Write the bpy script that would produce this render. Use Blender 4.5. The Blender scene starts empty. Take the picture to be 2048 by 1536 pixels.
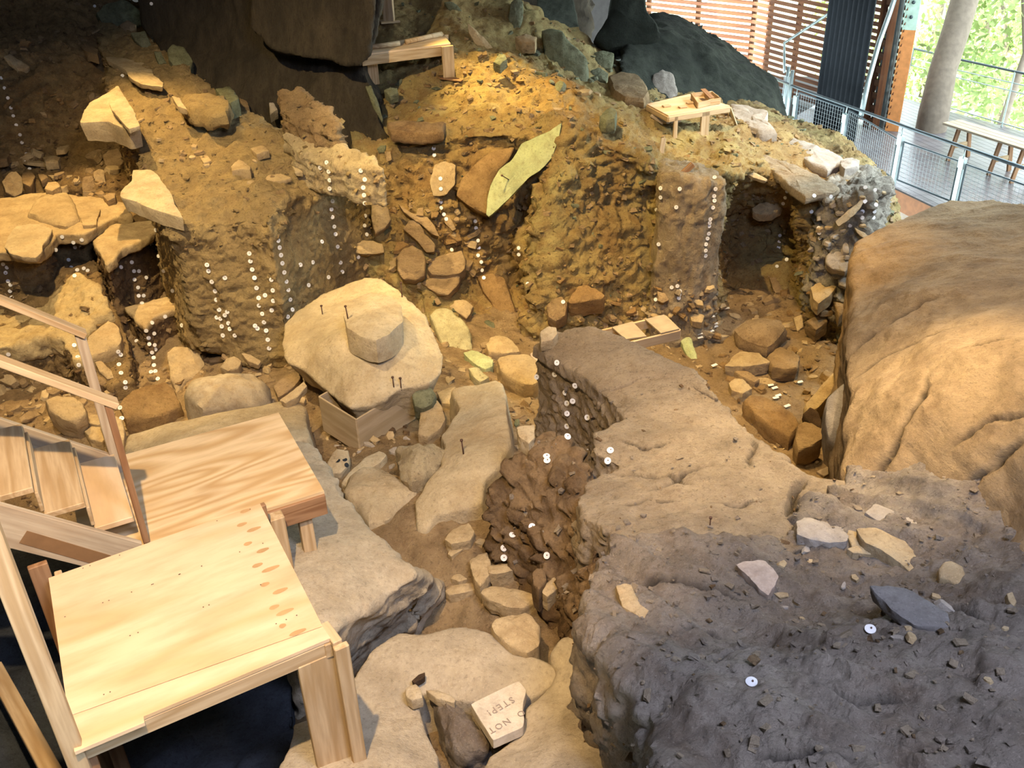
import bpy, bmesh, math, random, time
import numpy as np
from mathutils import Vector, Matrix
from mathutils.bvhtree import BVHTree
from mathutils.geometry import delaunay_2d_cdt, tessellate_polygon
T0 = time.time()
sc = bpy.context.scene
col = sc.collection

# ------------------------------------------------------------------ camera
F = 1950.0
NX, NY = 107.0, 3282.0            # nadir vanishing point relative to the picture centre
CZ = 6.0
_d = np.array([NX, NY, F]); _d /= np.linalg.norm(_d)
_up = -_d; _Y = np.array([0, 0, 1.]) - _up * _up[2]; _Y /= np.linalg.norm(_Y); _X = np.cross(_Y, _up)
RW = np.array([_X, _Y, _up])      # rows: world axes in camera coords (x right, y down, z forward)
cam_d = bpy.data.cameras.new('camera'); cam = bpy.data.objects.new('camera', cam_d); col.objects.link(cam)
cam_d.sensor_width = 36; cam_d.lens = 36 * F / 2048; cam_d.clip_start = 0.05; cam_d.clip_end = 500
_m = Matrix([[RW[i][0], -RW[i][1], -RW[i][2]] for i in range(3)]).to_4x4()
_m.translation = (0, 0, CZ); cam.matrix_world = _m
sc.camera = cam

# ------------------------------------------------------------------ light
sc.view_settings.view_transform = 'Standard'; sc.view_settings.look = 'None'
sc.view_settings.exposure = 1.6; sc.view_settings.gamma = 1.0; sc.view_settings.use_curve_mapping = False
w = bpy.data.worlds.new('sky'); sc.world = w; w.use_nodes = True
nt = w.node_tree; bg = nt.nodes['Background']
bg.inputs[0].default_value = (0.80, 0.93, 1.0, 1); bg.inputs[1].default_value = 2.4

def look(o, target):
    o.rotation_euler = (Vector(target) - o.location).to_track_quat('-Z', 'Y').to_euler()
def spot(name, loc, target, power, colr, size, blend, rad=0.08):
    l = bpy.data.lights.new(name, 'SPOT'); l.energy = power; l.color = colr; l.spot_size = math.radians(size)
    l.spot_blend = blend; l.shadow_soft_size = rad
    o = bpy.data.objects.new(name, l); col.objects.link(o); o.location = loc; look(o, target); return o
def area(name, loc, target, power, colr, sx, sy, spread=180):
    l = bpy.data.lights.new(name, 'AREA'); l.energy = power; l.color = colr; l.shape = 'RECTANGLE'; l.size = sx; l.size_y = sy; l.spread = math.radians(spread)
    o = bpy.data.objects.new(name, l); col.objects.link(o); o.location = loc; look(o, target); return o
WARM = (1.0, 0.70, 0.37); COOL = (0.62, 0.70, 1.0); WARM2 = (1.0, 0.66, 0.26)
sun_d = bpy.data.lights.new('sun', 'SUN'); sun_d.energy = 9; sun_d.color = (1, .97, .85); sun_d.angle = 0.02
sun = bpy.data.objects.new('sun', sun_d); col.objects.link(sun); sun.rotation_euler = (0, math.radians(-42), math.radians(-20))
spot('spot_lamp_front', (-0.95, 1.5, 7.6), (-1.5, 5.6, 1.7), 830, WARM, 56, 0.5, 0.05)
spot('spot_lamp_left', (-6.4, 13.9, 8.5), (-5.6, 10.9, 0.9), 1350, WARM2, 52, 0.5, .05)
spot('spot_lamp_spur', (-3.6, 6.4, 8.4), (-3.0, 11.2, 1.6), 1200, (1, .74, .38), 66, 0.8, .05)
spot('spot_lamp_slope', (-1.3, 15.0, 7.0), (-0.15, 13.75, 3.1), 1700, (1, .72, .26), 27, 1.0, .05)
spot('fill_spot_middle', (-0.7, 8.9, 8.4), (0.8, 11.0, 0.7), 1150, (1, .70, .27), 58, 0.8, .04)  # unseen fill spot added to brighten the spur and bank
spot('spot_lamp_table', (3.3, 11.8, 7.6), (3.4, 13.3, 2.2), 700, (1, .72, .36), 32, 0.5, .04)
spot('spot_lamp_right', (3.2, 6.6, 8.3), (2.4, 5.5, 2.4), 1300, (1, .74, .40), 32, 1.0, .05)
spot('fill_spot_boulder', (2.6, 8.6, 8.4), (3.6, 7.4, 2.6), 430, (1, .70, .34), 80, 1.0, .05)  # added broad warm fill for the right boulder outside its light pool
spot('spot_lamp_pit', (2.6, 8.8, 6.9), (2.75, 10.1, -.2), 420, (1, .66, .28), 46, 0.7, .04)
spot('fill_spot_baulk', (1.4, 5.6, 8.4), (1.3, 5.9, 2.2), 400, (1, .78, .52), 58, 1.0, .1)  # warm fill added over the baulks, not a lamp of the site
area('daylight_near_opening', (1.9, 0.2, 8.2), (1.2, 3.2, 2.7), 215, COOL, 2.0, 1.6)
area('daylight_side_opening', (8.2, 9.5, 6.2), (5.3, 12.8, 2.2), 48, (.74, .87, 1.0), 1.6, 1.6, 55)
area('daylight_doorway', (9.5, 15.5, 4.5), (5.2, 12.4, 2.0), 55, (.66, .86, .95), 3.0, 3.0, 95)

# ------------------------------------------------------------------ projection helpers
def ray(px, py):
    v = RW @ np.array([px - 1024., py - 768., F]); return v / np.linalg.norm(v)
def H(px, py, h):                 # the point seen at (px, py) that lies h metres below the camera
    r = ray(px, py); return r * (h / -r[2]) + (0, 0, CZ)
def S(px, py, s):                 # the point seen at (px, py) at horizontal distance s
    r = ray(px, py); return r * (s / math.hypot(r[0], r[1])) + (0, 0, CZ)
def up_from(b, px, py):           # straight above b, at the height seen at (px, py)
    s = math.hypot(b[0], b[1]); r = ray(px, py); k = s / math.hypot(r[0], r[1])
    return np.array([b[0], b[1], CZ + r[2] * k])
CAM = np.array([0, 0, CZ])

# ------------------------------------------------------------------ noise
def _hash(i, j, k, seed):
    with np.errstate(over='ignore'):
        h = (i.astype(np.uint32) * np.uint32(374761393) + j.astype(np.uint32) * np.uint32(668265263)
             + k.astype(np.uint32) * np.uint32(2147483647) + np.uint32(seed * 974711 + 12345))
        h = (h ^ (h >> np.uint32(13))) * np.uint32(1274126177)
        h = (h ^ (h >> np.uint32(16))) * np.uint32(2246822519)
        return h ^ (h >> np.uint32(15))
def perlin(p, seed=0):
    p0 = np.floor(p).astype(np.int64); f = p - p0; u = f * f * f * (f * (f * 6 - 15) + 10)
    out = 0
    for dx in (0, 1):
        wx = u[:, 0] if dx else 1 - u[:, 0]
        for dy in (0, 1):
            wy = u[:, 1] if dy else 1 - u[:, 1]
            for dz in (0, 1):
                wz = u[:, 2] if dz else 1 - u[:, 2]
                h = _hash(p0[:, 0] + dx, p0[:, 1] + dy, p0[:, 2] + dz, seed)
                gx = (h & 1023) / 511.5 - 1; gy = ((h >> 10) & 1023) / 511.5 - 1; gz = ((h >> 20) & 1023) / 511.5 - 1
                out = out + wx * wy * wz * (gx * (f[:, 0] - dx) + gy * (f[:, 1] - dy) + gz * (f[:, 2] - dz))
    return out * 1.4
def fbm(p, scale=1, octv=4, seed=0, gain=.5):
    a = 1; s = 0; q = p * scale
    for o in range(octv):
        s = s + a * perlin(q, seed + o); a *= gain; q = q * 2.03 + 7.1
    return s
def ridged(p, scale=1, octv=3, seed=0):
    a = 1; s = 0; q = p * scale
    for o in range(octv):
        s = s + a * (1 - 2 * np.abs(perlin(q, seed + o))); a *= .5; q = q * 2.1 + 3.7
    return s - .6
def cells(p, scale, seed=0, aniso=(1, 1, 1)):       # embedded-fragment relief: one level per Worley cell, tilted within it
    q = p * np.array(aniso) * scale; q = q + .25 * np.stack([perlin(q * .9, 91), perlin(q * .9, 92), perlin(q * .9, 93)], 1)
    p0 = np.floor(q).astype(np.int64); best = np.full(len(q), 9e9); b2 = np.full(len(q), 9e9); val = np.zeros(len(q))
    for dx in (-1, 0, 1):
        for dy in (-1, 0, 1):
            for dz in (-1, 0, 1):
                c = p0 + (dx, dy, dz); h = _hash(c[:, 0], c[:, 1], c[:, 2], seed)
                j = np.stack([(h & 1023) / 1023, ((h >> 10) & 1023) / 1023, ((h >> 20) & 1023) / 1023], 1)
                dv = q - c - j; d = (dv ** 2).sum(1); hh = _hash(c[:, 2], c[:, 0], c[:, 1], seed + 5)
                t = np.stack([(hh & 1023) / 511.5 - 1, ((hh >> 10) & 1023) / 511.5 - 1, ((hh >> 20) & 1023) / 511.5 - 1], 1)
                v = (h & 65535) / 32767.5 - 1 + (dv * t).sum(1) * 1.2
                m = d < best; b2 = np.where(m, best, np.minimum(b2, d)); best = np.where(m, d, best); val = np.where(m, v, val)
    edge = np.clip((np.sqrt(b2) - np.sqrt(best)) * 5, 0, 1)
    return val * edge - .55 * (1 - edge)

# ------------------------------------------------------------------ materials
def nodes(m):
    m.use_nodes = True; n = m.node_tree; n.nodes.clear(); return n
def N(n, t, **kw):
    x = n.nodes.new(t)
    for k, v in kw.items():
        if k in x.inputs: x.inputs[k].default_value = v
        else: setattr(x, k, v)
    return x
def mixc(n, fac, a, b, mode='MIX'):
    x = n.nodes.new('ShaderNodeMix'); x.data_type = 'RGBA'; x.blend_type = mode; x.clamp_factor = True
    for s, v in ((x.inputs[0], fac), (x.inputs[6], a), (x.inputs[7], b)):
        if isinstance(v, bpy.types.NodeSocket): n.links.new(v, s)
        elif isinstance(v, (int, float)): s.default_value = v
        else: s.default_value = (*v, 1)
    return x.outputs[2]
def ramp(n, sock, a, b, ca=0., cb=1.):
    x = n.nodes.new('ShaderNodeMapRange'); x.inputs[1].default_value = a; x.inputs[2].default_value = b
    x.inputs[3].default_value = ca; x.inputs[4].default_value = cb; n.links.new(sock, x.inputs[0]); return x.outputs[0]
MATS = {}
def rock_mat(name, c1, c2, c3, big=0.7, bump=.5, speck=.35, strat=None, rough=.95, crack=0.0, grain=1.0):
    m = bpy.data.materials.new(name); n = nodes(m); MATS[name] = m
    out = N(n, 'ShaderNodeOutputMaterial'); b = N(n, 'ShaderNodeBsdfPrincipled'); b.inputs['Roughness'].default_value = rough
    b.inputs['Specular IOR Level'].default_value = .18
    n.links.new(b.outputs[0], out.inputs[0])
    tc = N(n, 'ShaderNodeNewGeometry'); mp = N(n, 'ShaderNodeMapping'); n.links.new(tc.outputs['Position'], mp.inputs[0])
    if strat: mp.inputs['Rotation'].default_value = strat[0]; mp.inputs['Scale'].default_value = strat[1]
    V = mp.outputs[0]
    def noi(sc_, det, rg=.55, v=V):
        x = N(n, 'ShaderNodeTexNoise'); x.inputs['Scale'].default_value = sc_; x.inputs['Detail'].default_value = det
        x.inputs['Roughness'].default_value = rg; n.links.new(v, x.inputs['Vector']); return x.outputs['Fac']
    n1 = noi(big, 5); n2 = noi(big * 5.3, 6, .65); n3 = noi(38 * grain, 4, .7)
    c = mixc(n, ramp(n, n1, .38, .62), c1, c2)
    c = mixc(n, ramp(n, n2, .45, .72), c, c3)
    c = mixc(n, ramp(n, noi(big * 2.3 + 1, 8, .75), .42, .66, 0, .55), c, [x * .52 for x in c1])
    c = mixc(n, ramp(n, noi(16 * grain, 6, .75), .53, .68, 0, speck * 1.2), c, [c1[0] * .45, c1[1] * .38, c1[2] * .34])
    c = mixc(n, ramp(n, n3, .54, .70, 0, min(1, speck * 1.5)), c, [x * .22 for x in c1])
    c = mixc(n, ramp(n, noi(90 * grain, 2, .6), .58, .75, 0, speck * .7), c, [min(1, x * 1.9) for x in c2])
    hgt = noi(7, 9, .68)
    bp = N(n, 'ShaderNodeBump'); bp.inputs['Strength'].default_value = bump; bp.inputs['Distance'].default_value = .09
    n.links.new(hgt, bp.inputs['Height'])
    bp2 = N(n, 'ShaderNodeBump'); bp2.inputs['Strength'].default_value = min(1, bump * 1.2); bp2.inputs['Distance'].default_value = .022
    n.links.new(noi(34 * grain, 7, .75), bp2.inputs['Height']); n.links.new(bp.outputs[0], bp2.inputs['Normal'])
    last = bp2.outputs[0]
    if crack:
        dw = N(n, 'ShaderNodeTexNoise'); dw.inputs['Scale'].default_value = 2.2; dw.inputs['Detail'].default_value = 5
        n.links.new(V, dw.inputs['Vector'])
        mx = mixc(n, .35, V, dw.outputs['Color'])
        vo = N(n, 'ShaderNodeTexVoronoi', feature='DISTANCE_TO_EDGE'); vo.inputs['Scale'].default_value = 1.7; n.links.new(mx, vo.inputs['Vector'])
        msk = ramp(n, noi(.9, 2), .5, .6)
        cr = ramp(n, vo.outputs['Distance'], 0, .012, 1, 0)
        mm = N(n, 'ShaderNodeMath', operation='MULTIPLY'); n.links.new(cr, mm.inputs[0]); n.links.new(msk, mm.inputs[1])
        c = mixc(n, mm.outputs[0], c, [x * .22 for x in c1])
        b3 = N(n, 'ShaderNodeBump'); b3.invert = True; b3.inputs['Strength'].default_value = crack; b3.inputs['Distance'].default_value = .03
        n.links.new(mm.outputs[0], b3.inputs['Height']); n.links.new(last, b3.inputs['Normal']); last = b3.outputs[0]
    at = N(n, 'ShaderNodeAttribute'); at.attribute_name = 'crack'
    c = mixc(n, at.outputs['Fac'], c, [x * .16 for x in c1])  # shade inside the cracks painted as a darker colour along the grooves
    n.links.new(c, b.inputs['Base Color']); n.links.new(last, b.inputs['Normal'])
    return m
rock_mat('earth_brown', (.20, .125, .06), (.30, .20, .105), (.12, .07, .035), bump=.8)
rock_mat('earth_tan', (.34, .235, .12), (.42, .30, .165), (.22, .14, .07), bump=.8)
rock_mat('earth_grey', (.34, .265, .175), (.40, .315, .21), (.26, .195, .125), bump=.75)
rock_mat('earth_dark', (.10, .062, .036), (.15, .095, .055), (.06, .036, .022), bump=.9)
rock_mat('earth_orange', (.33, .205, .085), (.38, .25, .11), (.20, .115, .05), bump=.7)
rock_mat('sandstone_pale', (.50, .40, .245), (.56, .46, .30), (.38, .28, .155), big=.5, bump=.5, speck=.25)
rock_mat('sandstone_tan', (.44, .33, .18), (.50, .385, .22), (.32, .22, .11), big=.8, bump=.45, speck=.25)
rock_mat('sandstone_grey', (.36, .31, .25), (.42, .37, .30), (.26, .22, .17), big=.8, bump=.4, speck=.2)
rock_mat('sandstone_brown', (.33, .23, .12), (.39, .28, .155), (.20, .13, .065), big=.5, bump=.55, speck=.3, strat=((0, 0, .55), (.9, .9, 2.2)))
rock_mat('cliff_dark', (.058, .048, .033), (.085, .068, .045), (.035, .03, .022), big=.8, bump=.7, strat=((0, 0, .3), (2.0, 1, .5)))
rock_mat('rock_green', (.19, .20, .115), (.25, .255, .16), (.12, .115, .065), big=1.5, bump=.7)
rock_mat('slab_green', (.36, .40, .20), (.42, .45, .25), (.30, .30, .15), big=1.2, bump=.3, speck=.3)

rock_mat('bank', (.40, .26, .10), (.40, .33, .14), (.22, .12, .045), big=.6, bump=.9)
rock_mat('left_cut', (.30, .20, .09), (.36, .25, .115), (.14, .085, .04), big=.9, bump=.9)
rock_mat('sandstone_slab', (.44, .365, .25), (.49, .41, .29), (.36, .29, .19), big=.6, bump=.45, speck=.25)
rock_mat('sandstone_yellow', (.46, .35, .17), (.52, .41, .22), (.34, .24, .11), big=.8, bump=.5, speck=.3)
rock_mat('cobble', (.46, .36, .28), (.52, .42, .33), (.36, .27, .20), big=2, bump=.25, speck=.15)
rock_mat('cobble_grey', (.34, .28, .19), (.40, .34, .24), (.26, .19, .11), big=1.6, bump=.25, speck=.2)
rock_mat('slab_dark', (.17, .155, .14), (.20, .185, .165), (.13, .115, .10), big=1, bump=.3, speck=.3)
rock_mat('slab_tan', (.40, .36, .20), (.46, .42, .25), (.32, .27, .14), big=1.2, bump=.5, speck=.3)
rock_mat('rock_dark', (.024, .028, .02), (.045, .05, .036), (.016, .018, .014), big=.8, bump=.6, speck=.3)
rock_mat('pillar', (.36, .285, .18), (.42, .33, .215), (.25, .175, .10), big=1.2, bump=.8)
rock_mat('left_block', (.22, .14, .07), (.26, .17, .085), (.12, .075, .04), big=1.2, bump=.8)
rock_mat('corner', (.34, .30, .23), (.41, .37, .29), (.20, .16, .11), big=2.0, bump=1.0)
rock_mat('spur', (.37, .275, .13), (.38, .275, .13), (.24, .165, .08), big=.9, bump=.8)
rock_mat('earth_pale', (.46, .37, .22), (.50, .41, .25), (.34, .25, .14), bump=.7)
rock_mat('earth_near', (.29, .24, .185), (.37, .31, .24), (.19, .135, .09), bump=.8)
def plain(name, c, rough=.6, metal=0., bump=0., spec=.4):
    m = bpy.data.materials.new(name); n = nodes(m); MATS[name] = m
    out = N(n, 'ShaderNodeOutputMaterial'); b = N(n, 'ShaderNodeBsdfPrincipled'); n.links.new(b.outputs[0], out.inputs[0])
    b.inputs['Roughness'].default_value = rough; b.inputs['Metallic'].default_value = metal; b.inputs['Specular IOR Level'].default_value = spec
    t = N(n, 'ShaderNodeNewGeometry'); x = N(n, 'ShaderNodeTexNoise'); x.inputs['Scale'].default_value = 9; x.inputs['Detail'].default_value = 5
    n.links.new(t.outputs['Position'], x.inputs['Vector'])
    n.links.new(mixc(n, ramp(n, x.outputs['Fac'], .35, .7), c, [v * .75 for v in c]), b.inputs['Base Color'])
    if bump:
        bp = N(n, 'ShaderNodeBump'); bp.inputs['Strength'].default_value = bump; bp.inputs['Distance'].default_value = .01
        n.links.new(x.outputs['Fac'], bp.inputs['Height']); n.links.new(bp.outputs[0], b.inputs['Normal'])
    return m
def wood_mat(name, c1, c2, ring=9., dist=3., rough=.65, knots=0.0, gscale=(.6, 6, 6), stain=.3):
    m = bpy.data.materials.new(name); n = nodes(m); MATS[name] = m
    out = N(n, 'ShaderNodeOutputMaterial'); b = N(n, 'ShaderNodeBsdfPrincipled'); n.links.new(b.outputs[0], out.inputs[0])
    b.inputs['Roughness'].default_value = rough; b.inputs['Specular IOR Level'].default_value = .25
    tc = N(n, 'ShaderNodeTexCoord'); oi = N(n, 'ShaderNodeObjectInfo')
    mp = N(n, 'ShaderNodeMapping'); mp.inputs['Scale'].default_value = gscale; n.links.new(tc.outputs['Object'], mp.inputs[0])
    add = N(n, 'ShaderNodeVectorMath', operation='ADD'); n.links.new(mp.outputs[0], add.inputs[0])
    sv = N(n, 'ShaderNodeVectorMath', operation='SCALE'); sv.inputs[3].default_value = 7
    n.links.new(oi.outputs['Location'], sv.inputs[0]); n.links.new(sv.outputs[0], add.inputs[1])
    x = N(n, 'ShaderNodeTexNoise'); x.inputs['Scale'].default_value = .8; x.inputs['Detail'].default_value = 2; n.links.new(add.outputs[0], x.inputs['Vector'])
    mu = N(n, 'ShaderNodeMath', operation='MULTIPLY'); mu.inputs[1].default_value = ring; n.links.new(x.outputs['Fac'], mu.inputs[0])
    fr = N(n, 'ShaderNodeMath', operation='PINGPONG'); fr.inputs[1].default_value = .5; n.links.new(mu.outputs[0], fr.inputs[0])
    c = mixc(n, ramp(n, fr.outputs[0], .05, .4), c2, c1)
    f = N(n, 'ShaderNodeTexNoise'); f.inputs['Scale'].default_value = 9; f.inputs['Detail'].default_value = 5; n.links.new(add.outputs[0], f.inputs['Vector'])
    c = mixc(n, ramp(n, f.outputs['Fac'], .4, .75, 0, .45), c, [v * .75 for v in c2])
    g = N(n, 'ShaderNodeTexNoise'); g.inputs['Scale'].default_value = 2.2; g.inputs['Detail'].default_value = 6; n.links.new(tc.outputs['Object'], g.inputs['Vector'])
    c = mixc(n, ramp(n, g.outputs['Fac'], .5, .8, 0, stain), c, (.30, .20, .12))
    n.links.new(c, b.inputs['Base Color'])
    bp = N(n, 'ShaderNodeBump'); bp.inputs['Strength'].default_value = .25; bp.inputs['Distance'].default_value = .004
    n.links.new(f.outputs['Fac'], bp.inputs['Height']); n.links.new(bp.outputs[0], b.inputs['Normal'])
    return m
wood_mat('plywood', (.66, .49, .31), (.56, .38, .20), ring=5, gscale=(.5, 2.2, 2.2), stain=.25)
wood_mat('plywood_grain', (.66, .50, .29), (.50, .33, .15), ring=16, gscale=(.45, 2.6, 2.6), stain=.3)
wood_mat('lumber', (.50, .37, .215), (.38, .255, .125), ring=7, gscale=(.6, 8, 8))
wood_mat('lumber_grey', (.44, .36, .25), (.34, .26, .17), ring=7, gscale=(.6, 8, 8), stain=.6)
wood_mat('lumber_red', (.30, .17, .085), (.20, .10, .045), ring=7, gscale=(.6, 8, 8), stain=.4)  # reddish wood, darkened to hold the shade of boards facing the camera
wood_mat('slat_wood', (.19, .075, .028), (.12, .045, .02), ring=5, gscale=(.4, 6, 6))
wood_mat('deck_wood', (.17, .155, .155), (.13, .115, .12), ring=5, gscale=(.4, 6, 6), rough=.28)
plain('steel', (.50, .60, .58), .4, .6); plain('steel_dark', (.08, .11, .11), .5, .4); plain('mint', (.55, .75, .60), .6); plain('orange_panel', (.75, .30, .09), .7)
plain('black_mesh', (.012, .016, .02), .9); plain('rail_dark', (.10, .13, .14), .45, .4); plain('wire', (.42, .48, .48), .5, .5)
plain('roof_dark', (.05, .045, .04), .95); plain('fascia', (.24, .095, .03), .7); plain('tag_white', (.80, .78, .74), .45, .1); plain('rod', (.10, .05, .03), .7, .3)
plain('leaf', (.36, .46, .16), .6); rock_mat('slate', (.045, .055, .07), (.065, .075, .09), (.03, .035, .045), bump=.5)
plain('bark', (.20, .16, .12), .95, 0, 1.0); plain('grass_far', (.40, .44, .28), .9); plain('paper', (.82, .82, .80), .35)
plain('ink', (.28, .22, .17), .9); plain('nail', (.12, .07, .05), .6, .3); plain('knot', (.47, .29, .13), .7); plain('dark_stain', (.22, .12, .05), .8)
wood_mat('box_ply', (.42, .33, .21), (.34, .26, .15), ring=4, stain=.4); plain('tile_tan', (.33, .26, .17), .9, 0, .4)
rock_mat('tablet', (.52, .45, .34), (.56, .49, .38), (.47, .40, .29), big=3, bump=.15, speck=.15)
# ------------------------------------------------------------------ mesh plumbing
LIB = {'bvh': []}
def np_mesh(name, V, Fq, smooth=True):
    me = bpy.data.meshes.new(name); V = np.asarray(V, dtype=np.float64); Fq = np.asarray(Fq)
    me.vertices.add(len(V)); me.vertices.foreach_set('co', V.astype(np.float32).ravel())
    k = Fq.shape[1]; me.loops.add(len(Fq) * k); me.loops.foreach_set('vertex_index', Fq.astype(np.int32).ravel())
    me.polygons.add(len(Fq)); me.polygons.foreach_set('loop_start', (np.arange(len(Fq)) * k).astype(np.int32))
    me.update(calc_edges=True); me.validate(clean_customdata=False)
    me.polygons.foreach_set('use_smooth', np.full(len(me.polygons), smooth)); me.update()
    return me
def put(name, me, mat, parent=None, origin=None, bvh=False, V=None, Fq=None, **props):
    o = bpy.data.objects.new(name, me); col.objects.link(o)
    if mat is not None: me.materials.append(MATS[mat] if isinstance(mat, str) else mat)
    if parent: o.parent = parent
    if origin is not None: o.location = origin
    for k, v in props.items(): o[k] = v
    if bvh:
        off = np.array(origin if origin is not None else (0, 0, 0))
        LIB['bvh'].append((BVHTree.FromPolygons((V + off).tolist(), Fq.tolist()), o))
    return o
def hit(px, py, only=None):
    r = Vector(ray(px, py)); best = None
    for t, o in LIB['bvh']:
        if only and o.name.split('.')[0] not in only: continue
        h = t.ray_cast(Vector(CAM), r)
        if h[0] is not None and (best is None or h[3] < best[3]): best = (*h, o)
    return best
EXF = 1
def vnormals(V, Fq):
    a = V[Fq[:, 0]]; n = np.cross(V[Fq[:, 2]] - a, V[Fq[:, -1]] - V[Fq[:, 1]]) if Fq.shape[1] == 4 else np.cross(V[Fq[:, 1]] - a, V[Fq[:, 2]] - a)
    out = np.zeros_like(V)
    for k in range(Fq.shape[1]):
        for c in range(3): out[:, c] += np.bincount(Fq[:, k], weights=n[:, c], minlength=len(V))
    return out / (np.linalg.norm(out, axis=1, keepdims=True) + 1e-12)
def lap(V, Fq, it, lam=.5):
    e = np.concatenate([np.stack([Fq[:, k], Fq[:, (k + 1) % Fq.shape[1]]], 1) for k in range(Fq.shape[1])]); e = np.concatenate([e, e[:, ::-1]])
    deg = np.bincount(e[:, 0], minlength=len(V)).astype(float)
    for _ in range(it):
        s = np.stack([np.bincount(e[:, 0], weights=V[e[:, 1], c], minlength=len(V)) for c in range(3)], 1) / np.maximum(deg, 1)[:, None]
        V = V + lam * (s - V)
    return V
def remesh(V, F_, voxel):
    me = bpy.data.meshes.new('tmp'); me.from_pydata([tuple(v) for v in V], [], F_); me.update()
    o = bpy.data.objects.new('tmp', me); col.objects.link(o)
    md = o.modifiers.new('r', 'REMESH'); md.mode = 'VOXEL'; md.voxel_size = voxel
    dg = bpy.context.evaluated_depsgraph_get(); ev = o.evaluated_get(dg); m2 = ev.to_mesh()
    nv = len(m2.vertices); a = np.empty(nv * 3, np.float32); m2.vertices.foreach_get('co', a)
    f = np.empty(len(m2.polygons) * 4, np.int32); m2.polygons.foreach_get('vertices', f)
    ev.to_mesh_clear(); bpy.data.objects.remove(o); bpy.data.meshes.remove(me)
    return a.reshape(-1, 3).astype(float), f.reshape(-1, 4)
def tps(ctrl, reg=1e-3):
    c = np.asarray(ctrl, float); xy = c[:, :2]; n = len(c)
    U = lambda r: np.where(r > 1e-9, r * r * np.log(r + 1e-12), 0)
    K = U(np.linalg.norm(xy[:, None] - xy[None], axis=2)) + reg * np.eye(n)
    Pm = np.hstack([np.ones((n, 1)), xy]); A = np.block([[K, Pm], [Pm.T, np.zeros((3, 3))]])
    wv = np.linalg.lstsq(A, np.concatenate([c[:, 2], np.zeros(3)]), rcond=None)[0]
    def f(q):
        q = np.asarray(q, float); o = np.empty(len(q))
        for i in range(0, len(q), 20000):
            p = q[i:i + 20000]; o[i:i + 20000] = U(np.linalg.norm(p[:, None] - xy[None], axis=2)) @ wv[:n] + wv[n] + p @ wv[n + 1:]
        return o
    return f
def plateau(name, outline, inner=(), zb=-.4, voxel=.03, batter=.04, smooth=2, disp=None, mat='earth_grey', grid=.15, bottoms=None, reg=1e-3, **props):
    O = np.array(outline, float); ar = np.sum(O[:, 0] * np.roll(O[:, 1], -1) - O[:, 1] * np.roll(O[:, 0], -1))
    bt = dict(bottoms or {}); idx = list(range(len(O)))
    if ar < 0: O = O[::-1]; bt = {len(O) - 1 - k: v for k, v in bt.items()}
    f = tps(list(O) + list(inner), reg)
    mn, mx = O[:, :2].min(0), O[:, :2].max(0)
    gx, gy = np.meshgrid(np.arange(mn[0] + grid / 2, mx[0], grid), np.arange(mn[1] + grid / 2, mx[1], grid))
    g = np.stack([gx.ravel(), gy.ravel()], 1)
    # inside test
    ins = np.zeros(len(g), bool); n = len(O)
    for i in range(n):
        a, b = O[i, :2], O[(i + 1) % n, :2]
        c = ((a[1] > g[:, 1]) != (b[1] > g[:, 1])) & (g[:, 0] < (b[0] - a[0]) * (g[:, 1] - a[1]) / (b[1] - a[1] + 1e-12) + a[0]); ins ^= c
    g = g[ins]
    r = delaunay_2d_cdt([Vector(p[:2]) for p in O] + [Vector(p) for p in g], [(i, (i + 1) % n) for i in range(n)], [], 1, 1e-5)
    v2 = np.array([tuple(v) for v in r[0]]); zz = f(v2)
    orig = {}
    for i, l in enumerate(r[3]):
        for q in l:
            if q < n: orig[q] = i
    for q, i in orig.items(): zz[i] = O[q, 2]
    V = [(*v2[i], zz[i]) for i in range(len(v2))]; Fc = [tuple(t) for t in r[2]]
    base = len(V); nrm = []
    for i in range(n):
        d = O[(i + 1) % n, :2] - O[i - 1, :2]; d /= np.linalg.norm(d) + 1e-9; nn = np.array([d[1], -d[0]])
        if i in bt: V.append(tuple(bt[i]))
        else: V.append((*(O[i, :2] + nn * batter * (O[i, 2] - zb)), zb))
    for i in range(n):
        j = (i + 1) % n; a, b = orig.get(i), orig.get(j)
        if a is None or b is None: continue
        Fc.append((a, base + i, base + j)); Fc.append((a, base + j, b))
    for t in tessellate_polygon([[Vector(V[base + i]) for i in range(n)]]): Fc.append(tuple(base + q for q in t[::-1]))
    V, Fq = remesh(V, Fc, voxel)
    V = lap(V, Fq, smooth)
    return finish(name, V, Fq, disp, mat, **props)
def finish(name, V, Fq, disp, mat, bvh=True, crack=None, **props):
    V0 = V
    if disp is not None:
        nn = vnormals(V, Fq); V = V + nn * disp(V, nn)[:, None]
    base = np.array([*V.mean(0)[:2], V[:, 2].min()]); LIB.setdefault('surf', []).append((name, V.copy(), Fq))
    me = np_mesh(name, V - base, Fq)
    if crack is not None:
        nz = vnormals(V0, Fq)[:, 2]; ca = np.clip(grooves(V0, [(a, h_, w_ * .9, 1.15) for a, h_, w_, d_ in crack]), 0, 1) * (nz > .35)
        at = me.attributes.new('crack', 'FLOAT', 'POINT'); at.data.foreach_set('value', ca.astype(np.float32))  # mask for the painted crack shade
    return put(name, me, mat, origin=base, bvh=bvh, V=V - base, Fq=Fq, **props)
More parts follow.
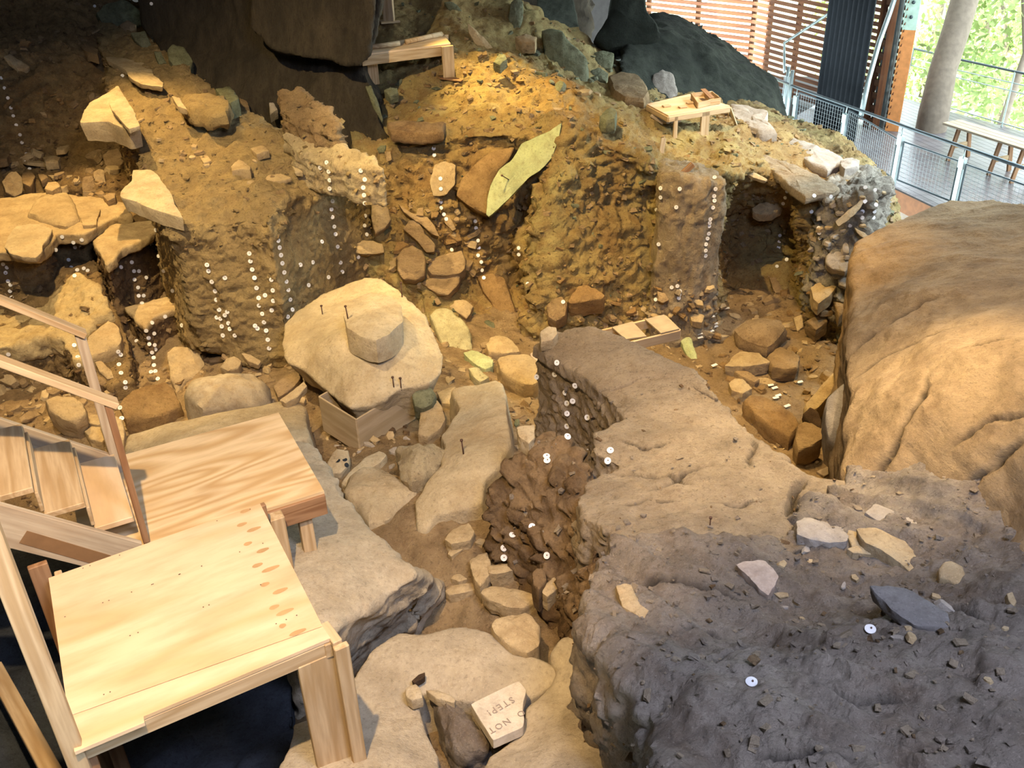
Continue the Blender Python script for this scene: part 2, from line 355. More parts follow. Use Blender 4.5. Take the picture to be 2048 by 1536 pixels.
def catmull(A, t):                # A (n, ...), t array in [0, n-1]
    n = len(A); i = np.clip(np.floor(t).astype(int), 0, n - 2); f = (t - i)
    f = f.reshape((-1,) + (1,) * (A.ndim - 1))
    p0 = A[np.maximum(i - 1, 0)]; p1 = A[i]; p2 = A[i + 1]; p3 = A[np.minimum(i + 2, n - 1)]
    cr = .5 * (2 * p1 + (p2 - p0) * f + (2 * p0 - 5 * p1 + 4 * p2 - p3) * f * f + (3 * p1 - p0 - 3 * p2 + p3) * f ** 3)
    li = p1 + (p2 - p1) * f
    return .45 * cr + .55 * li
def sheet(name, rows, step=.04, disp=None, mat='earth_tan', smooth=1, **props):
    G = np.array(rows, float)     # R x C x 3, first row lowest / nearest
    def params(L):
        t = [0.]
        for k, l in enumerate(L):
            m = max(1, int(round(l / step))); t += list(k + (np.arange(m) + 1) / m)
        return np.array(t)
    rl = np.linalg.norm(np.diff(G, axis=0), axis=2).mean(1); cl = np.linalg.norm(np.diff(G, axis=1), axis=2).mean(0)
    A = catmull(G, params(rl)); A = np.swapaxes(catmull(np.swapaxes(A, 0, 1), params(cl)), 0, 1)
    nr, nc = A.shape[:2]; V = A.reshape(-1, 3); i = np.arange(nr * nc).reshape(nr, nc)
    Fq = np.stack([i[:-1, :-1], i[:-1, 1:], i[1:, 1:], i[1:, :-1]], -1).reshape(-1, 4)
    if smooth: V = lap(V, Fq, smooth)
    return finish(name, V, Fq, disp, mat, **props)

def tag(o, label=None, cat=None, group=None, kind=None):
    if label: o['label'] = label
    if cat: o['category'] = cat
    if group: o['group'] = group
    if kind: o['kind'] = kind
    return o
def empty(name, loc, label=None, cat=None, group=None, kind=None):
    o = bpy.data.objects.new(name, None); col.objects.link(o); o.location = loc; o.empty_display_size = .1
    return tag(o, label, cat, group, kind)
def board_mesh(L, wd, th, bev=.004):
    bm = bmesh.new(); bmesh.ops.create_cube(bm, size=1)
    bmesh.ops.scale(bm, vec=(L, wd, th), verts=bm.verts)
    if bev: bmesh.ops.bevel(bm, geom=bm.edges[:], offset=min(bev, th * .3), segments=1, affect='EDGES')
    me = bpy.data.meshes.new('board'); bm.to_mesh(me); bm.free(); return me
def board(name, p0, p1, wd, th, mat, parent=None, side=(0, 0, 1), bev=.004, me=None, **kw):
    p0 = Vector(p0); p1 = Vector(p1); x = (p1 - p0); L = x.length; x.normalize(); s = Vector(side)   # side: roughly the thickness direction
    z = (s - x * s.dot(x)).normalized(); y = z.cross(x)
    if me is None: me = board_mesh(L, wd, th, bev); me.materials.append(MATS[mat])
    o = bpy.data.objects.new(name, me); col.objects.link(o)
    M = Matrix((x, y, z)).transposed().to_4x4(); M.translation = (p0 + p1) / 2
    if parent is not None:
        o.parent = parent; M = Matrix.Translation(-parent.location) @ M
    o.matrix_world = M if parent is None else o.matrix_world
    o.matrix_local = M
    for k, v in kw.items(): o[k] = v
    return o
def tube_geo(pts, r, seg=8, V=None, Fc=None, closed=False):
    V = [] if V is None else V; Fc = [] if Fc is None else Fc
    pts = [Vector(p) for p in pts]; rs = r if hasattr(r, '__len__') else [r] * len(pts); b0 = len(V); ref = None
    for i, p in enumerate(pts):
        d = (pts[min(i + 1, len(pts) - 1)] - pts[max(i - 1, 0)]).normalized()
        if ref is None: ref = Vector((0, 0, 1)) if abs(d.z) < .9 else Vector((1, 0, 0))
        u = d.cross(ref).normalized(); v = d.cross(u)
        for k in range(seg):
            a = 2 * math.pi * k / seg; V.append(tuple(p + (u * math.cos(a) + v * math.sin(a)) * rs[i]))
    for i in range(len(pts) - 1):
        for k in range(seg):
            a = b0 + i * seg + k; c = b0 + i * seg + (k + 1) % seg; Fc.append((a, c, c + seg, a + seg))
    Fc.append(tuple(b0 + k for k in range(seg))[::-1]); e = b0 + (len(pts) - 1) * seg; Fc.append(tuple(e + k for k in range(seg)))
    return V, Fc
def py_mesh(name, V, Fc, mat, parent=None, origin=None, smooth=False, **kw):
    me = bpy.data.meshes.new(name); o3 = Vector(origin) if origin is not None else (parent.location if parent else Vector((0, 0, 0)))
    me.from_pydata([tuple(Vector(v) - o3) for v in V], [], Fc); me.update()
    if smooth: me.polygons.foreach_set('use_smooth', [True] * len(me.polygons))
    me.materials.append(MATS[mat]); o = bpy.data.objects.new(name, me); col.objects.link(o)
    if parent is not None: o.parent = parent; o.location = o3 - parent.location
    else: o.location = o3
    for k, v in kw.items(): o[k] = v
    return o
def tube(name, pts, r, mat, parent=None, seg=8, **kw):
    V, Fc = tube_geo(pts, r, seg); return py_mesh(name, V, Fc, mat, parent, None if parent else pts[0], True, **kw)

def dens(P2, step):
    out = []; n = len(P2)
    for i in range(n):
        a, b = P2[i], P2[(i + 1) % n]; m = max(1, int(round(np.linalg.norm(b - a) / step)))
        for k in range(m): out.append(a + (b - a) * k / m)
    return np.array(out)
RS = [1]
def rock(name, label, cat, pts, h=None, t=.12, mat='sandstone_tan', f=0., rnd_=.25, group=None, taper=.97, bulge=.03, amp=1., parent=None, lift=0., tilt=(0, 0)):
    """A free stone: pts outline its upper face in the picture, lying in a plane whose normal leans from straight up (f=0) to facing the camera (f=1)."""
    RS[0] += 1; seed = RS[0]; pts = np.array(pts, float); cx, cy = pts.mean(0)
    if h is None:
        k = int(np.argmax(pts[:, 1])); g2 = hit(cx, cy)
        if g2 is None: g2 = [S(cx, cy, 17.5)]
        g = hit(pts[k, 0], pts[k, 1] + 2) or g2
        if f < .45: A = np.array(g[0]); A[2] += t * .8 + lift; A = S(pts[k, 0], pts[k, 1], 1) * 0 + H(pts[k, 0], pts[k, 1], CZ - A[2])
        else: A = np.array(g2[0]); r_ = CAM - A; r_ /= np.linalg.norm(r_); A = A + r_ * (t * .55 + lift)
    else: A = H(cx, cy, h)
    tc_ = CAM - A; tc_[2] *= 1; tc_ /= np.linalg.norm(tc_)
    n = np.array([tilt[0], tilt[1], 1.]) * (1 - f) + tc_ * f * 1.2; n /= np.linalg.norm(n)
    W = []
    for px, py in pts:
        r_ = ray(px, py); k = np.dot(A - CAM, n) / np.dot(r_, n); W.append(CAM + r_ * k)
    W = np.array(W); size = np.linalg.norm(W.max(0) - W.min(0))
    dn = -(n * .75 + np.array([0, 0, .25])) if f < .6 else -n
    dn /= np.linalg.norm(dn)
    step = max(.012, min(.05, size / 26)); O = dens(W, step); O = O * .72 + .14 * (np.roll(O, 1, 0) + np.roll(O, -1, 0)); C = O.mean(0); m = len(O)
    r = rnd_ * t; nr = max(3, int(t / step)); side = [(1 - .012, .0)] if rnd_ < .1 else [(1 - .10 * rnd_ , .0 + .06 * r), (1 - .02 * rnd_, .35 * r)]
    prof = [(s_, -bulge * t * (1 - s_ * s_) * 3) for s_ in (.25, .45, .62, .77, .90)] + side
    for k in range(nr + 1): q = k / nr; prof.append((1 - (1 - taper) * q - rnd_ * .28 * max(0, q - .6), r + (t - r) * q))
    prof += [(.6, t), (.3, t)]
    V = [C - dn * bulge * t * 3]; 
    for s_, d_ in prof: V += list(C + (O - C) * s_ + dn * d_)
    V.append(C + dn * t); V = np.array(V); Fc = []
    for k in range(m): Fc.append((0, 1 + k, 1 + (k + 1) % m))
    for j in range(len(prof) - 1):
        for k in range(m): a = 1 + j * m + k; b_ = 1 + j * m + (k + 1) % m; Fc.append((a, a + m, b_ + m, b_))
    e = 1 + (len(prof) - 1) * m
    for k in range(m): Fc.append((len(V) - 1, e + (k + 1) % m, e + k))
    ar = np.cross(O - C, np.roll(O, -1, 0) - C).sum(0)
    if np.dot(ar, n) < 0: Fc = [q[::-1] for q in Fc]
    cen = V.mean(0); nn = V - cen; nn /= np.linalg.norm(nn, axis=1, keepdims=True) + 1e-9
    sc_ = min(1., size) * amp
    V = V + nn * (.03 * sc_ * fbm(V, 2.2 / max(size, .25), 3, seed) + .018 * sc_ * ridged(V, 5 / max(size, .25), 2, seed + 3))[:, None] + (n * 1.)[None] * (.012 * sc_ * fbm(V, 9, 3, seed + 5))[:, None]
    me = bpy.data.meshes.new(name); o3 = np.array([*cen[:2], V[:, 2].min()]); me.from_pydata((V - o3).tolist(), [], Fc); me.update()
    me.polygons.foreach_set('use_smooth', [True] * len(me.polygons)); me.set_sharp_from_angle(angle=math.radians(38)); me.materials.append(MATS[mat])
    o = bpy.data.objects.new(name, me); col.objects.link(o); o.location = o3
    tris = []
    for q in Fc: tris += [q] if len(q) == 3 else [(q[0], q[1], q[2]), (q[0], q[2], q[3])]
    LIB['bvh'].append((BVHTree.FromPolygons(V.tolist(), tris), o))
    return tag(o, label, cat, group)

# displacement recipes
def d_earth(a=.05, c=.03, cs=6., f=.02, seed=0, an=(1, 1, 1.6)):
    return lambda V, n: a * fbm(V, 1.3, 3, seed) + c * cells(V, cs, seed, an) + f * fbm(V, 9, 3, seed + 9, .6)
def d_smooth(a=.05, f=.008, seed=0, s=1.2):
    return lambda V, n: a * fbm(V, s, 3, seed) + f * fbm(V, 9, 4, seed + 3, .6)
def d_rock(a=.06, seed=0):
    return lambda V, n: a * fbm(V, 1.1, 4, seed) + a * .5 * ridged(V, 2.3, 3, seed + 4) + .01 * fbm(V, 12, 3, seed + 8)
# ------------------------------------------------------------------ ground of the excavation (one continuous low surface)
KS = dict(kind='structure')
def d_strat(a, b, seed):
    return lambda V, n: a * fbm(V, 1.8, 3, seed) + b * ridged(V * (1, 1, 3.2), 3.0, 4, seed + 1) + .012 * fbm(V * (1, 1, 2), 14, 3, seed + 2, .65)
gc = [H(*p) for p in [(880, 1100, 4.8), (900, 1200, 4.95), (1150, 1240, 4.75), (760, 1000, 4.85), (1000, 1300, 4.9), (960, 1500, 4.75), (1300, 1500, 4.9), (350, 1450, 5.5),
     (100, 1300, 5.5), (100, 1100, 5.6), (700, 920, 5.1), (850, 860, 5.15), (640, 800, 5.35), (500, 740, 5.4), (950, 800, 5.4), (1000, 690, 5.75), (1100, 660, 5.85),
     (1300, 650, 6.0), (1400, 700, 6.1), (1500, 760, 6.2), (1600, 850, 6.3), (1640, 930, 6.3), (1500, 620, 6.05), (1600, 590, 6.15), (1678, 668, 7.2), (300, 800, 5.75), (150, 830, 5.75), (300, 1000, 5.6),
     (0, 900, 5.8), (1800, 1100, 5.6), (2040, 1300, 5.4), (760, 580, 5.5), (1000, 1600, 4.9)]] + [np.array(p) for p in [(-8, 8, .1), (-5, 1, .3), (0, 0, .6), (5, 0, .6), (7, 8, -.2), (8, 14, -.3), (0, 16, .3), (-8, 16, .8), (4, 18, -.2)]]
gf = tps(gc, .02)
gx, gy = np.meshgrid(np.arange(-8, 7.5, .05), np.arange(0.5, 15, .05)); gq = np.stack([gx.ravel(), gy.ravel()], 1); gz = gf(gq)
gV = np.column_stack([gq, gz]); ni = np.arange(gx.size).reshape(gx.shape)
gF = np.stack([ni[:-1, :-1], ni[:-1, 1:], ni[1:, 1:], ni[1:, :-1]], -1).reshape(-1, 4)
finish('floor', gV, gF, d_earth(.05, .022, 5, .014, 3), 'earth_tan', **KS)

# ------------------------------------------------------------------ the earth bank behind: cut face, rim and the ground rising behind it
cols = [  # base row px,py,s | low | high | rim | behind ...
 [(690,600,11.9),(695,500,12.0),(700,400,12.2),(705,300,12.7),(705,290,13.0),(705,250,14.0),(705,200,14.6),(700,120,15.4),(690,0,16.4)],
 [(790,640,11.5),(785,520,11.7),(778,400,12.1),(775,300,12.5),(772,275,13.0),(765,230,13.6),(755,150,14.6),(750,70,15.4),(745,-30,16.4)],
 [(850,660,11.1),(848,560,11.4),(848,400,11.9),(850,275,12.3),(852,250,12.8),(850,220,13.4),(840,160,14.2),(830,80,15.2),(820,-30,16.4)],
 [(935,665,11.2),(940,560,11.9),(945,440,12.2),(950,270,12.2),(950,235,12.7),(930,190,13.4),(910,130,14.2),(890,60,15.2),(875,-30,16.4)],
 [(1032,670,11.3),(1035,560,12.1),(1040,440,12.3),(1060,270,12.1),(1062,238,12.6),(1050,190,13.4),(1020,130,14.4),(985,60,15.4),(960,-30,16.4)],
 [(1070,672,10.9),(1070,560,10.95),(1085,420,11.4),(1112,262,12.0),(1118,228,12.6),(1120,190,13.4),(1100,140,14.6),(1070,80,15.6),(1040,0,16.6)],
 [(1120,672,10.8),(1122,560,10.9),(1125,400,11.5),(1125,262,12.0),(1128,228,12.6),(1130,190,13.4),(1110,140,14.6),(1080,80,15.6),(1050,0,16.6)],
 [(1190,668,10.95),(1195,560,11.1),(1200,400,11.8),(1205,285,12.1),(1208,250,12.6),(1200,205,13.6),(1190,170,14.8),(1180,120,16),(1160,70,17.2)],
 [(1290,660,11.3),(1292,560,11.6),(1295,420,12.1),(1292,322,12.0),(1290,290,12.5),(1285,240,13.5),(1275,200,14.6),(1260,165,16),(1240,120,17.4)],
 [(1350,650,11.6),(1352,560,11.7),(1350,440,11.8),(1345,352,12.0),(1345,325,12.4),(1345,270,13.3),(1345,230,14.4),(1340,190,16),(1330,160,17.4)],
 [(1418,640,11.9),(1420,560,11.9),(1420,450,12.0),(1420,362,12.2),(1420,335,12.6),(1420,285,13.3),(1420,240,14.4),(1420,205,16),(1420,175,17.6)],
 [(1450,590,13.0),(1450,540,13.2),(1452,430,13.2),(1458,352,12.5),(1460,330,12.8),(1465,285,13.5),(1470,245,14.6),(1470,215,16.2),(1470,190,18)],
 [(1530,575,13.2),(1530,520,13.6),(1530,440,13.8),(1530,352,12.9),(1532,328,13.2),(1535,290,13.9),(1535,255,15.0),(1530,225,16.4),(1530,205,18)],
 [(1592,585,13.0),(1592,520,13.5),(1594,440,13.5),(1600,385,12.9),(1602,350,13.3),(1600,310,14.2),(1590,280,15.2),(1580,250,16.6),(1575,225,18)],
 [(1622,640,12.2),(1620,540,12.4),(1618,450,12.5),(1617,400,12.6),(1620,372,13.0),(1630,330,14.0),(1625,300,15.0),(1610,275,16.2),(1600,250,17.4)],
 [(1700,660,12.2),(1698,560,12.5),(1692,450,12.8),(1688,385,13.0),(1688,362,13.5),(1690,335,14.4),(1680,312,15.4),(1665,290,16.4),(1650,270,17.3)],
 [(1765,600,12.6),(1765,520,13.0),(1755,420,13.6),(1742,355,14.0),(1740,345,14.4),(1735,330,15.0),(1725,318,15.8),(1710,305,16.6),(1690,290,17.3)],
 [(1850,560,13.4),(1835,500,13.8),(1805,430,14.6),(1782,385,15.2),(1778,372,15.6),(1770,362,16.0),(1760,352,16.4),(1745,340,16.9),(1730,330,17.4)]]
rows = [[S(*cols[c][r]) for c in range(len(cols))] for r in range(9)]
rows = [[p + (0, -.05, -1.2) for p in rows[0]]] + rows
def d_bank(V, n):
    vert = 1 - np.clip(np.abs(n[:, 2]) * 1.4 - .3, 0, 1)
    x = V[:, 0]; left = 1 / (1 + np.exp((x - 2.0) * 6))
    flute = np.abs(perlin(V * (5.5, 5.5, .9), 44)) * vert
    rim = np.exp(-((V[:, 2] - (2.75 - .32 * np.clip(x, 0, 5))) / .16) ** 2)
    return (.15 * fbm(V, 1.2, 3, 5) + .05 * rim * ridged(V * (1, 1, 2), 4, 3, 10) + (.02 + .03 * vert * left) * cells(V, 3.4, 6, (1, 1, 1.5)) + .03 * (.35 + .65 * vert) * cells(V, 9, 7, (1, 1, 2))
            + .05 * ridged(V * (1, 1, 2.2), 3.2, 4, 9) * vert + .02 * fbm(V, 14, 3, 8, .6) - .10 * flute * left - .10 * np.clip(flute - .12, 0, 1) * 3 * (1 - left) * 0.4)
bank = sheet('earth_bank', rows, .032, d_bank, 'bank', **KS)

pil = [up_from(S(1312,640,11.35),1310,352), up_from(S(1340,642,11.3),1340,350), up_from(S(1385,640,11.4),1385,360), up_from(S(1424,635,11.6),1424,364), S(1432,345,12.2), S(1380,325,12.6), S(1320,325,12.5)]
plateau('earth_pillar', pil, zb=-.3, voxel=.03, batter=.03, disp=lambda V, n: .03 * fbm(V, 1.6, 3, 191) + .035 * ridged(V * (1, 1, .35), 4, 4, 192) + .02 * cells(V, 8, 193) * (V[:, 2] < .6) + .03 * ridged(V, 5, 3, 194) * (V[:, 2] > 1.6) + .01 * fbm(V, 16, 3, 195, .6), mat='pillar', **KS)
cb = [up_from(S(1620,620,12.2),1612,398), up_from(S(1660,640,12.1),1655,392), up_from(S(1702,650,12.1),1692,388), up_from(S(1745,560,12.9),1722,366), S(1752,352,13.9), S(1784,380,14.9), S(1745,335,15.0), S(1690,345,13.9), S(1635,374,13.1)]
plateau('earth_corner', cb, zb=.1, voxel=.03, batter=.03, disp=lambda V, n: .05 * fbm(V, 1.6, 3, 196) + .09 * ridged(V @ np.array([[.8, .3, .5], [0, .9, -.4], [-.6, .3, .7]]) * (1, 1, 2.6), 2.4, 4, 197) + .04 * cells(V, 7, 198, (1, 1, 1.6)) + .012 * fbm(V, 16, 3, 199, .6), mat='corner', **KS)
# ------------------------------------------------------------------ stepped cuts on the left
def SL(x, y, s_): return S(x, y, s_ + np.hypot(*H(x, 385, 4.62)[:2]) - 13.0)
L = [
 [SL(-200,385,12.9), SL(0,385,13.0), SL(80,380,13.1), SL(150,378,13.1), SL(240,378,13.2), SL(330,370,13.3)],
 [SL(-200,362,13.4), SL(0,358,13.5), SL(80,350,13.6), SL(150,345,13.6), SL(240,345,13.7), SL(330,330,13.8)],
 [SL(-200,335,13.6), SL(0,330,13.7), SL(80,325,13.9), SL(150,318,13.9), SL(240,318,14.0), SL(330,300,14.2)],
 [SL(-200,200,14.1), SL(0,200,14.1), SL(80,200,14.2), SL(150,200,14.3), SL(240,210,14.5), SL(330,220,14.9)],
 [SL(-200,100,14.4), SL(0,100,14.5), SL(80,105,14.6), SL(150,105,14.8), SL(235,110,15.2), SL(330,120,15.6)],
 [SL(-200,80,14.9), SL(0,80,15.0), SL(80,85,15.0), SL(150,88,15.2), SL(230,95,15.6), SL(330,110,16.0)],
 [SL(-200,40,16.2), SL(0,45,16.2), SL(80,50,16.2), SL(160,50,16.2), SL(240,60,16.4), SL(330,80,16.8)],
 [SL(-200,-120,18), SL(0,-100,18), SL(80,-80,18), SL(170,-40,18), SL(260,0,18), SL(330,20,18)]]
L = [[r[0] + (-3, 0, 0)] + r for r in L]
L = [[p + (0, 0, -1.2) for p in L[0]]] + L
def d_left(V, n):
    vert = 1 - np.clip(np.abs(n[:, 2]) * 1.4 - .3, 0, 1)
    return .07 * fbm(V, 1.3, 3, 15) + .06 * ridged(V * (1, 1, 2.4), 3, 4, 19) + .025 * cells(V, 3.3, 16, (1, 1, 1.8)) + .03 * cells(V, 9, 17, (1, 1, 2)) + .015 * fbm(V, 14, 3, 18, .6)
sheet('earth_cut', L, .035, d_left, 'left_cut', **KS)

def d_face(seed, side=.03):
    def f(V, n):
        v = 1 - np.clip(np.abs(n[:, 2]) * 1.3, 0, 1)
        return .035 * fbm(V, 1.5, 3, seed) + .03 * ridged(V * (1, 1, 2.2), 3.2, 4, seed + 7) + side * .7 * (.35 + .65 * v) * cells(V, 6, seed + 1, (1, 1, 1.8)) + .012 * fbm(V, 14, 3, seed + 2, .6)
    return f
plateau('terrace_upper', [H(-250,520,4.7), H(0,512,4.7), H(30,515,4.7), H(75,512,4.7), H(100,495,4.7), H(112,472,4.7), H(165,474,4.7), H(198,458,4.7), H(230,440,4.68), H(300,440,4.7), H(330,400,4.72), H(255,360,4.8), H(0,370,4.75), H(-250,370,4.75)],
        [H(110,400,4.68)], zb=.2, voxel=.03, batter=.02, disp=d_face(311), mat='left_cut', **KS)
plateau('terrace_lower', [H(-250,712,5.3), H(0,700,5.3), H(50,692,5.3), H(95,676,5.28), H(128,690,5.3), H(150,735,5.45), H(215,770,5.5), H(262,760,5.5), H(258,680,5.35), H(235,640,5.2), H(215,600,5.05), H(190,520,4.95), H(130,540,5.0), H(60,560,5.35), H(-250,600,5.4)],
        [H(150,610,5.2), H(190,590,5.0)], zb=-.1, voxel=.03, batter=.02, disp=d_face(321), mat='left_cut', **KS)
plateau('block_upper', [H(188,484,4.7), H(205,462,4.72), H(222,447,4.74), H(262,445,4.76), H(322,440,4.78), H(326,453,4.74), H(302,470,4.72), H(268,490,4.7), H(240,500,4.7), H(214,531,4.72)],
        zb=.2, voxel=.024, batter=.015, disp=d_face(331, .018), mat='left_block', **KS)
plateau('block_lower', [H(252,612,5.3), H(300,606,5.3), H(350,592,5.32), H(378,600,5.32), H(380,613,5.3), H(330,630,5.3), H(291,655,5.3), H(272,642,5.3)],
        zb=-.2, voxel=.024, batter=.015, disp=d_face(341, .018), mat='left_block', **KS)
plateau('block_small', [H(165,705,5.42), H(195,668,5.4), H(225,640,5.38), H(245,660,5.4), H(256,690,5.42), H(235,705,5.46), H(190,715,5.5)],
        zb=-.2, voxel=.024, batter=.02, disp=d_face(351, .018), mat='left_block', **KS)
# ------------------------------------------------------------------ the long spur with its flat top and tagged face
b = {4: H(440,712,5.35), 5: H(500,735,5.4), 6: H(585,740,5.45), 7: H(665,650,5.5), 8: H(775,575,5.6), 3: H(402,715,5.3), 2: H(392,712,5.3)}
spur_out = [H(290,335,3.6), H(322,400,3.66), H(335,440,3.7), H(352,448,3.7), H(378,450,3.72), H(480,440,3.7), up_from(H(585,740,5.45),590,432), up_from(H(665,650,5.5),680,392),
            up_from(H(775,575,5.6),764,352), H(700,300,3.62), H(575,262,3.5), H(480,205,3.35), H(400,150,3.15), H(300,70,2.9), H(190,40,2.9), H(205,110,3.12), H(222,190,3.3), H(268,262,3.42)]
b = {3: H(398,712,5.35), 4: H(440,712,5.35), 5: H(500,735,5.4), 6: H(585,740,5.45), 7: H(665,650,5.5), 8: H(775,575,5.6), 2: H(385,690,5.3)}
sh_ = np.hypot(*H(620, 700, 5.48)[:2]); DENT = [(S(612, 452, sh_), .16, .16), (S(622, 500, sh_), .12, .12), (S(640, 540, sh_), .10, .07), (S(470, 436, np.hypot(*H(500,735,5.4)[:2])), .13, .16), (S(440, 442, np.hypot(*H(470,725,5.4)[:2])), .10, .14), (S(510, 440, np.hypot(*H(520,735,5.4)[:2])), .08, .12)]
def d_spur(V, n):
    dent = sum(dp * np.exp(-((V - c_) ** 2).sum(1) / (2 * (rr * .8) ** 2)) for c_, dp, rr in DENT)
    vert = 1 - np.clip(np.abs(n[:, 2]) * 1.4 - .3, 0, 1)
    rim = np.exp(-((V[:, 2] - 2.2) / .14) ** 2); return .05 * fbm(V, 1.6, 3, 25) + rim * .07 * ridged(V * (1, 1, 2), 3, 3, 24) - dent + (.012 - .006 * vert) * ridged(V * (1, 1, 3), 5, 3, 29) + .03 * cells(V, 4.5, 26, (1, 1, 2.2)) * (1 - .6 * vert) + .018 * cells(V, 11, 27, (1, 1, 2)) + .012 * fbm(V, 16, 3, 28, .6)
plateau('earth_spur', spur_out, [H(450,330,3.52), H(350,250,3.38), H(560,380,3.58)], zb=-.1, voxel=.032, bottoms=b, disp=d_spur, mat='spur', **KS)
# raised remnant on its right corner
plateau('earth_remnant', [H(566,268,3.3), H(612,258,3.25), H(690,292,3.28), H(748,312,3.3), H(768,345,3.42), H(700,338,3.42), H(640,322,3.42), H(590,300,3.38)],
        zb=2.2, voxel=.025, batter=.05, disp=d_strat(.03, .03, 31), mat='earth_pale', **KS)
plateau('earth_remnant', [H(560,182,2.95), H(600,180,2.93), H(668,222,3.0), H(672,262,3.12), H(620,248,3.1), H(570,222,3.08)],
        zb=2.4, voxel=.03, batter=.05, disp=d_strat(.05, .05, 33), mat='earth_tan', **KS)

# ------------------------------------------------------------------ dark sandstone cliff behind the spur
def block(name, poly, depth, voxel=.06, disp=None, mat='cliff_dark', **props):   # poly: world points of a steep face, extruded away from the camera
    P3 = np.array(poly, float); c = P3.mean(0); d = c - CAM; d[2] = 0; d /= np.linalg.norm(d)
    n = len(P3); V = list(P3) + [p + d * depth for p in P3] ; Fc = []
    tri = tessellate_polygon([[Vector((np.dot(p, np.cross(d, (0, 0, 1))), p[2], 0)) for p in P3]])
    for t in tri: Fc.append(tuple(t)); Fc.append(tuple(n + q for q in t[::-1]))
    for i in range(n): j = (i + 1) % n; Fc.append((i, j, n + j, n + i))
    V, Fq = remesh(V, Fc, voxel); V = lap(V, Fq, 2)
    return finish(name, V, Fq, disp, mat, **props)
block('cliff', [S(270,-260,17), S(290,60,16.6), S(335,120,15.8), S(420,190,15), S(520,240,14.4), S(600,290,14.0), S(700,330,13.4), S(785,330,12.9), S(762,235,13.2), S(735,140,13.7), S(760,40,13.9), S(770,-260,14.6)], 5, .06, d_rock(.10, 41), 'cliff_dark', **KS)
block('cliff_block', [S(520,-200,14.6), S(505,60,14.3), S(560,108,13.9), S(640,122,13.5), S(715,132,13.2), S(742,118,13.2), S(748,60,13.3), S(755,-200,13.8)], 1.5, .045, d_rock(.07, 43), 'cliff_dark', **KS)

# ------------------------------------------------------------------ middle baulk and the near baulk
def grooves(V, lines):
    out = np.zeros(len(V)); j = .02 * np.stack([perlin(V * 9, 71), perlin(V * 9, 72)], 1) + .008 * np.stack([perlin(V * 30, 73), perlin(V * 30, 74)], 1); q = V[:, :2] + j
    for pts, h, wdt, dp in lines:
        P2 = [H(x, y, h)[:2] for x, y in pts]; L = 0; tot = sum(np.linalg.norm(b - a) for a, b in zip(P2[:-1], P2[1:])); dm = np.full(len(V), 9.); tt = np.zeros(len(V))
        for a, b in zip(P2[:-1], P2[1:]):
            d = b - a; l = np.linalg.norm(d); t = np.clip(((q - a) @ d) / l ** 2, 0, 1); ds = np.linalg.norm(q - a - t[:, None] * d, axis=1); m = ds < dm; dm = np.where(m, ds, dm); tt = np.where(m, (L + t * l) / tot, tt); L += l
        out += dp * np.exp(-(dm / wdt) ** 2) * np.clip(np.sin(np.pi * np.clip(tt, .04, .96)) * 1.6, 0, 1)
    return out
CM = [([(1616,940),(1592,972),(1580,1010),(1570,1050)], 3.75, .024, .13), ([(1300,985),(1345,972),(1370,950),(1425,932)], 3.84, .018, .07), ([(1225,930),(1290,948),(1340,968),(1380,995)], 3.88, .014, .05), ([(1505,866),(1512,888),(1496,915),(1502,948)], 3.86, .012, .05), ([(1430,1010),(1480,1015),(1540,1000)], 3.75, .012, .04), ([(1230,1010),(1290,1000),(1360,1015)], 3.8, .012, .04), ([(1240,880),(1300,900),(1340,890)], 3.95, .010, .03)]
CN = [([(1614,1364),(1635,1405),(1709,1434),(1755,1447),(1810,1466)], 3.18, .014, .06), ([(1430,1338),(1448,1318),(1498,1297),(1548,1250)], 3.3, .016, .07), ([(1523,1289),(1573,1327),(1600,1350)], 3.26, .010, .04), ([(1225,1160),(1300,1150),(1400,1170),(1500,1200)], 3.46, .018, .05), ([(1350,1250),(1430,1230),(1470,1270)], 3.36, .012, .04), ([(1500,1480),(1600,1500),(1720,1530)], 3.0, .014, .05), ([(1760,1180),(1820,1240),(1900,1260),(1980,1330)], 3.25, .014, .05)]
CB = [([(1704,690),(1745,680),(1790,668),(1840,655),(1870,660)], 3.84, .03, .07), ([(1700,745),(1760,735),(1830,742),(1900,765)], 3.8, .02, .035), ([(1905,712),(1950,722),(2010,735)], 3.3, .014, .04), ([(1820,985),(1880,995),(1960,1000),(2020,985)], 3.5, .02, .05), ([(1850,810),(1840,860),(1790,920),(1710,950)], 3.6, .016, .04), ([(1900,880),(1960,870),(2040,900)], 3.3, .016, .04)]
mid_out = [up_from(H(1075,890,5.3),1066,690), H(1100,668,4.1), H(1180,650,4.02), H(1262,678,4.05), H(1330,712,4.02), H(1392,742,4.0), H(1432,790,3.98), H(1500,862,3.92), H(1560,905,3.85), H(1605,942,3.8), H(1660,958,3.78), H(1720,962,3.72),
           H(1760,1060,3.6), H(1500,1120,3.62), H(1290,1090,3.62), H(1170,1040,3.8), H(1152,1000,3.88), H(1176,962,3.92), H(1238,932,3.94), H(1184,902,3.96), H(1188,866,4.0), H(1250,838,4.02), H(1205,785,4.1), H(1160,748,4.14), H(1110,718,4.17)]
plateau('baulk_middle', mid_out, [H(1400,950,3.8), H(1300,800,4.0), H(1200,720,4.08)], zb=-.4, voxel=.018, batter=.015, crack=CM, disp=lambda V, n: -grooves(V, CM) * (n[:, 2] > .4) + .012 * ridged(V * (1, 1, 2), 5, 3, 54) + .02 * fbm(V, 2, 3, 51) + .02 * cells(V, 7, 52, (1, 1, 1.5)) * (1 - np.clip(n[:, 2], 0, 1) * .8) + .008 * fbm(V, 16, 3, 53, .6), mat='earth_grey', **KS)
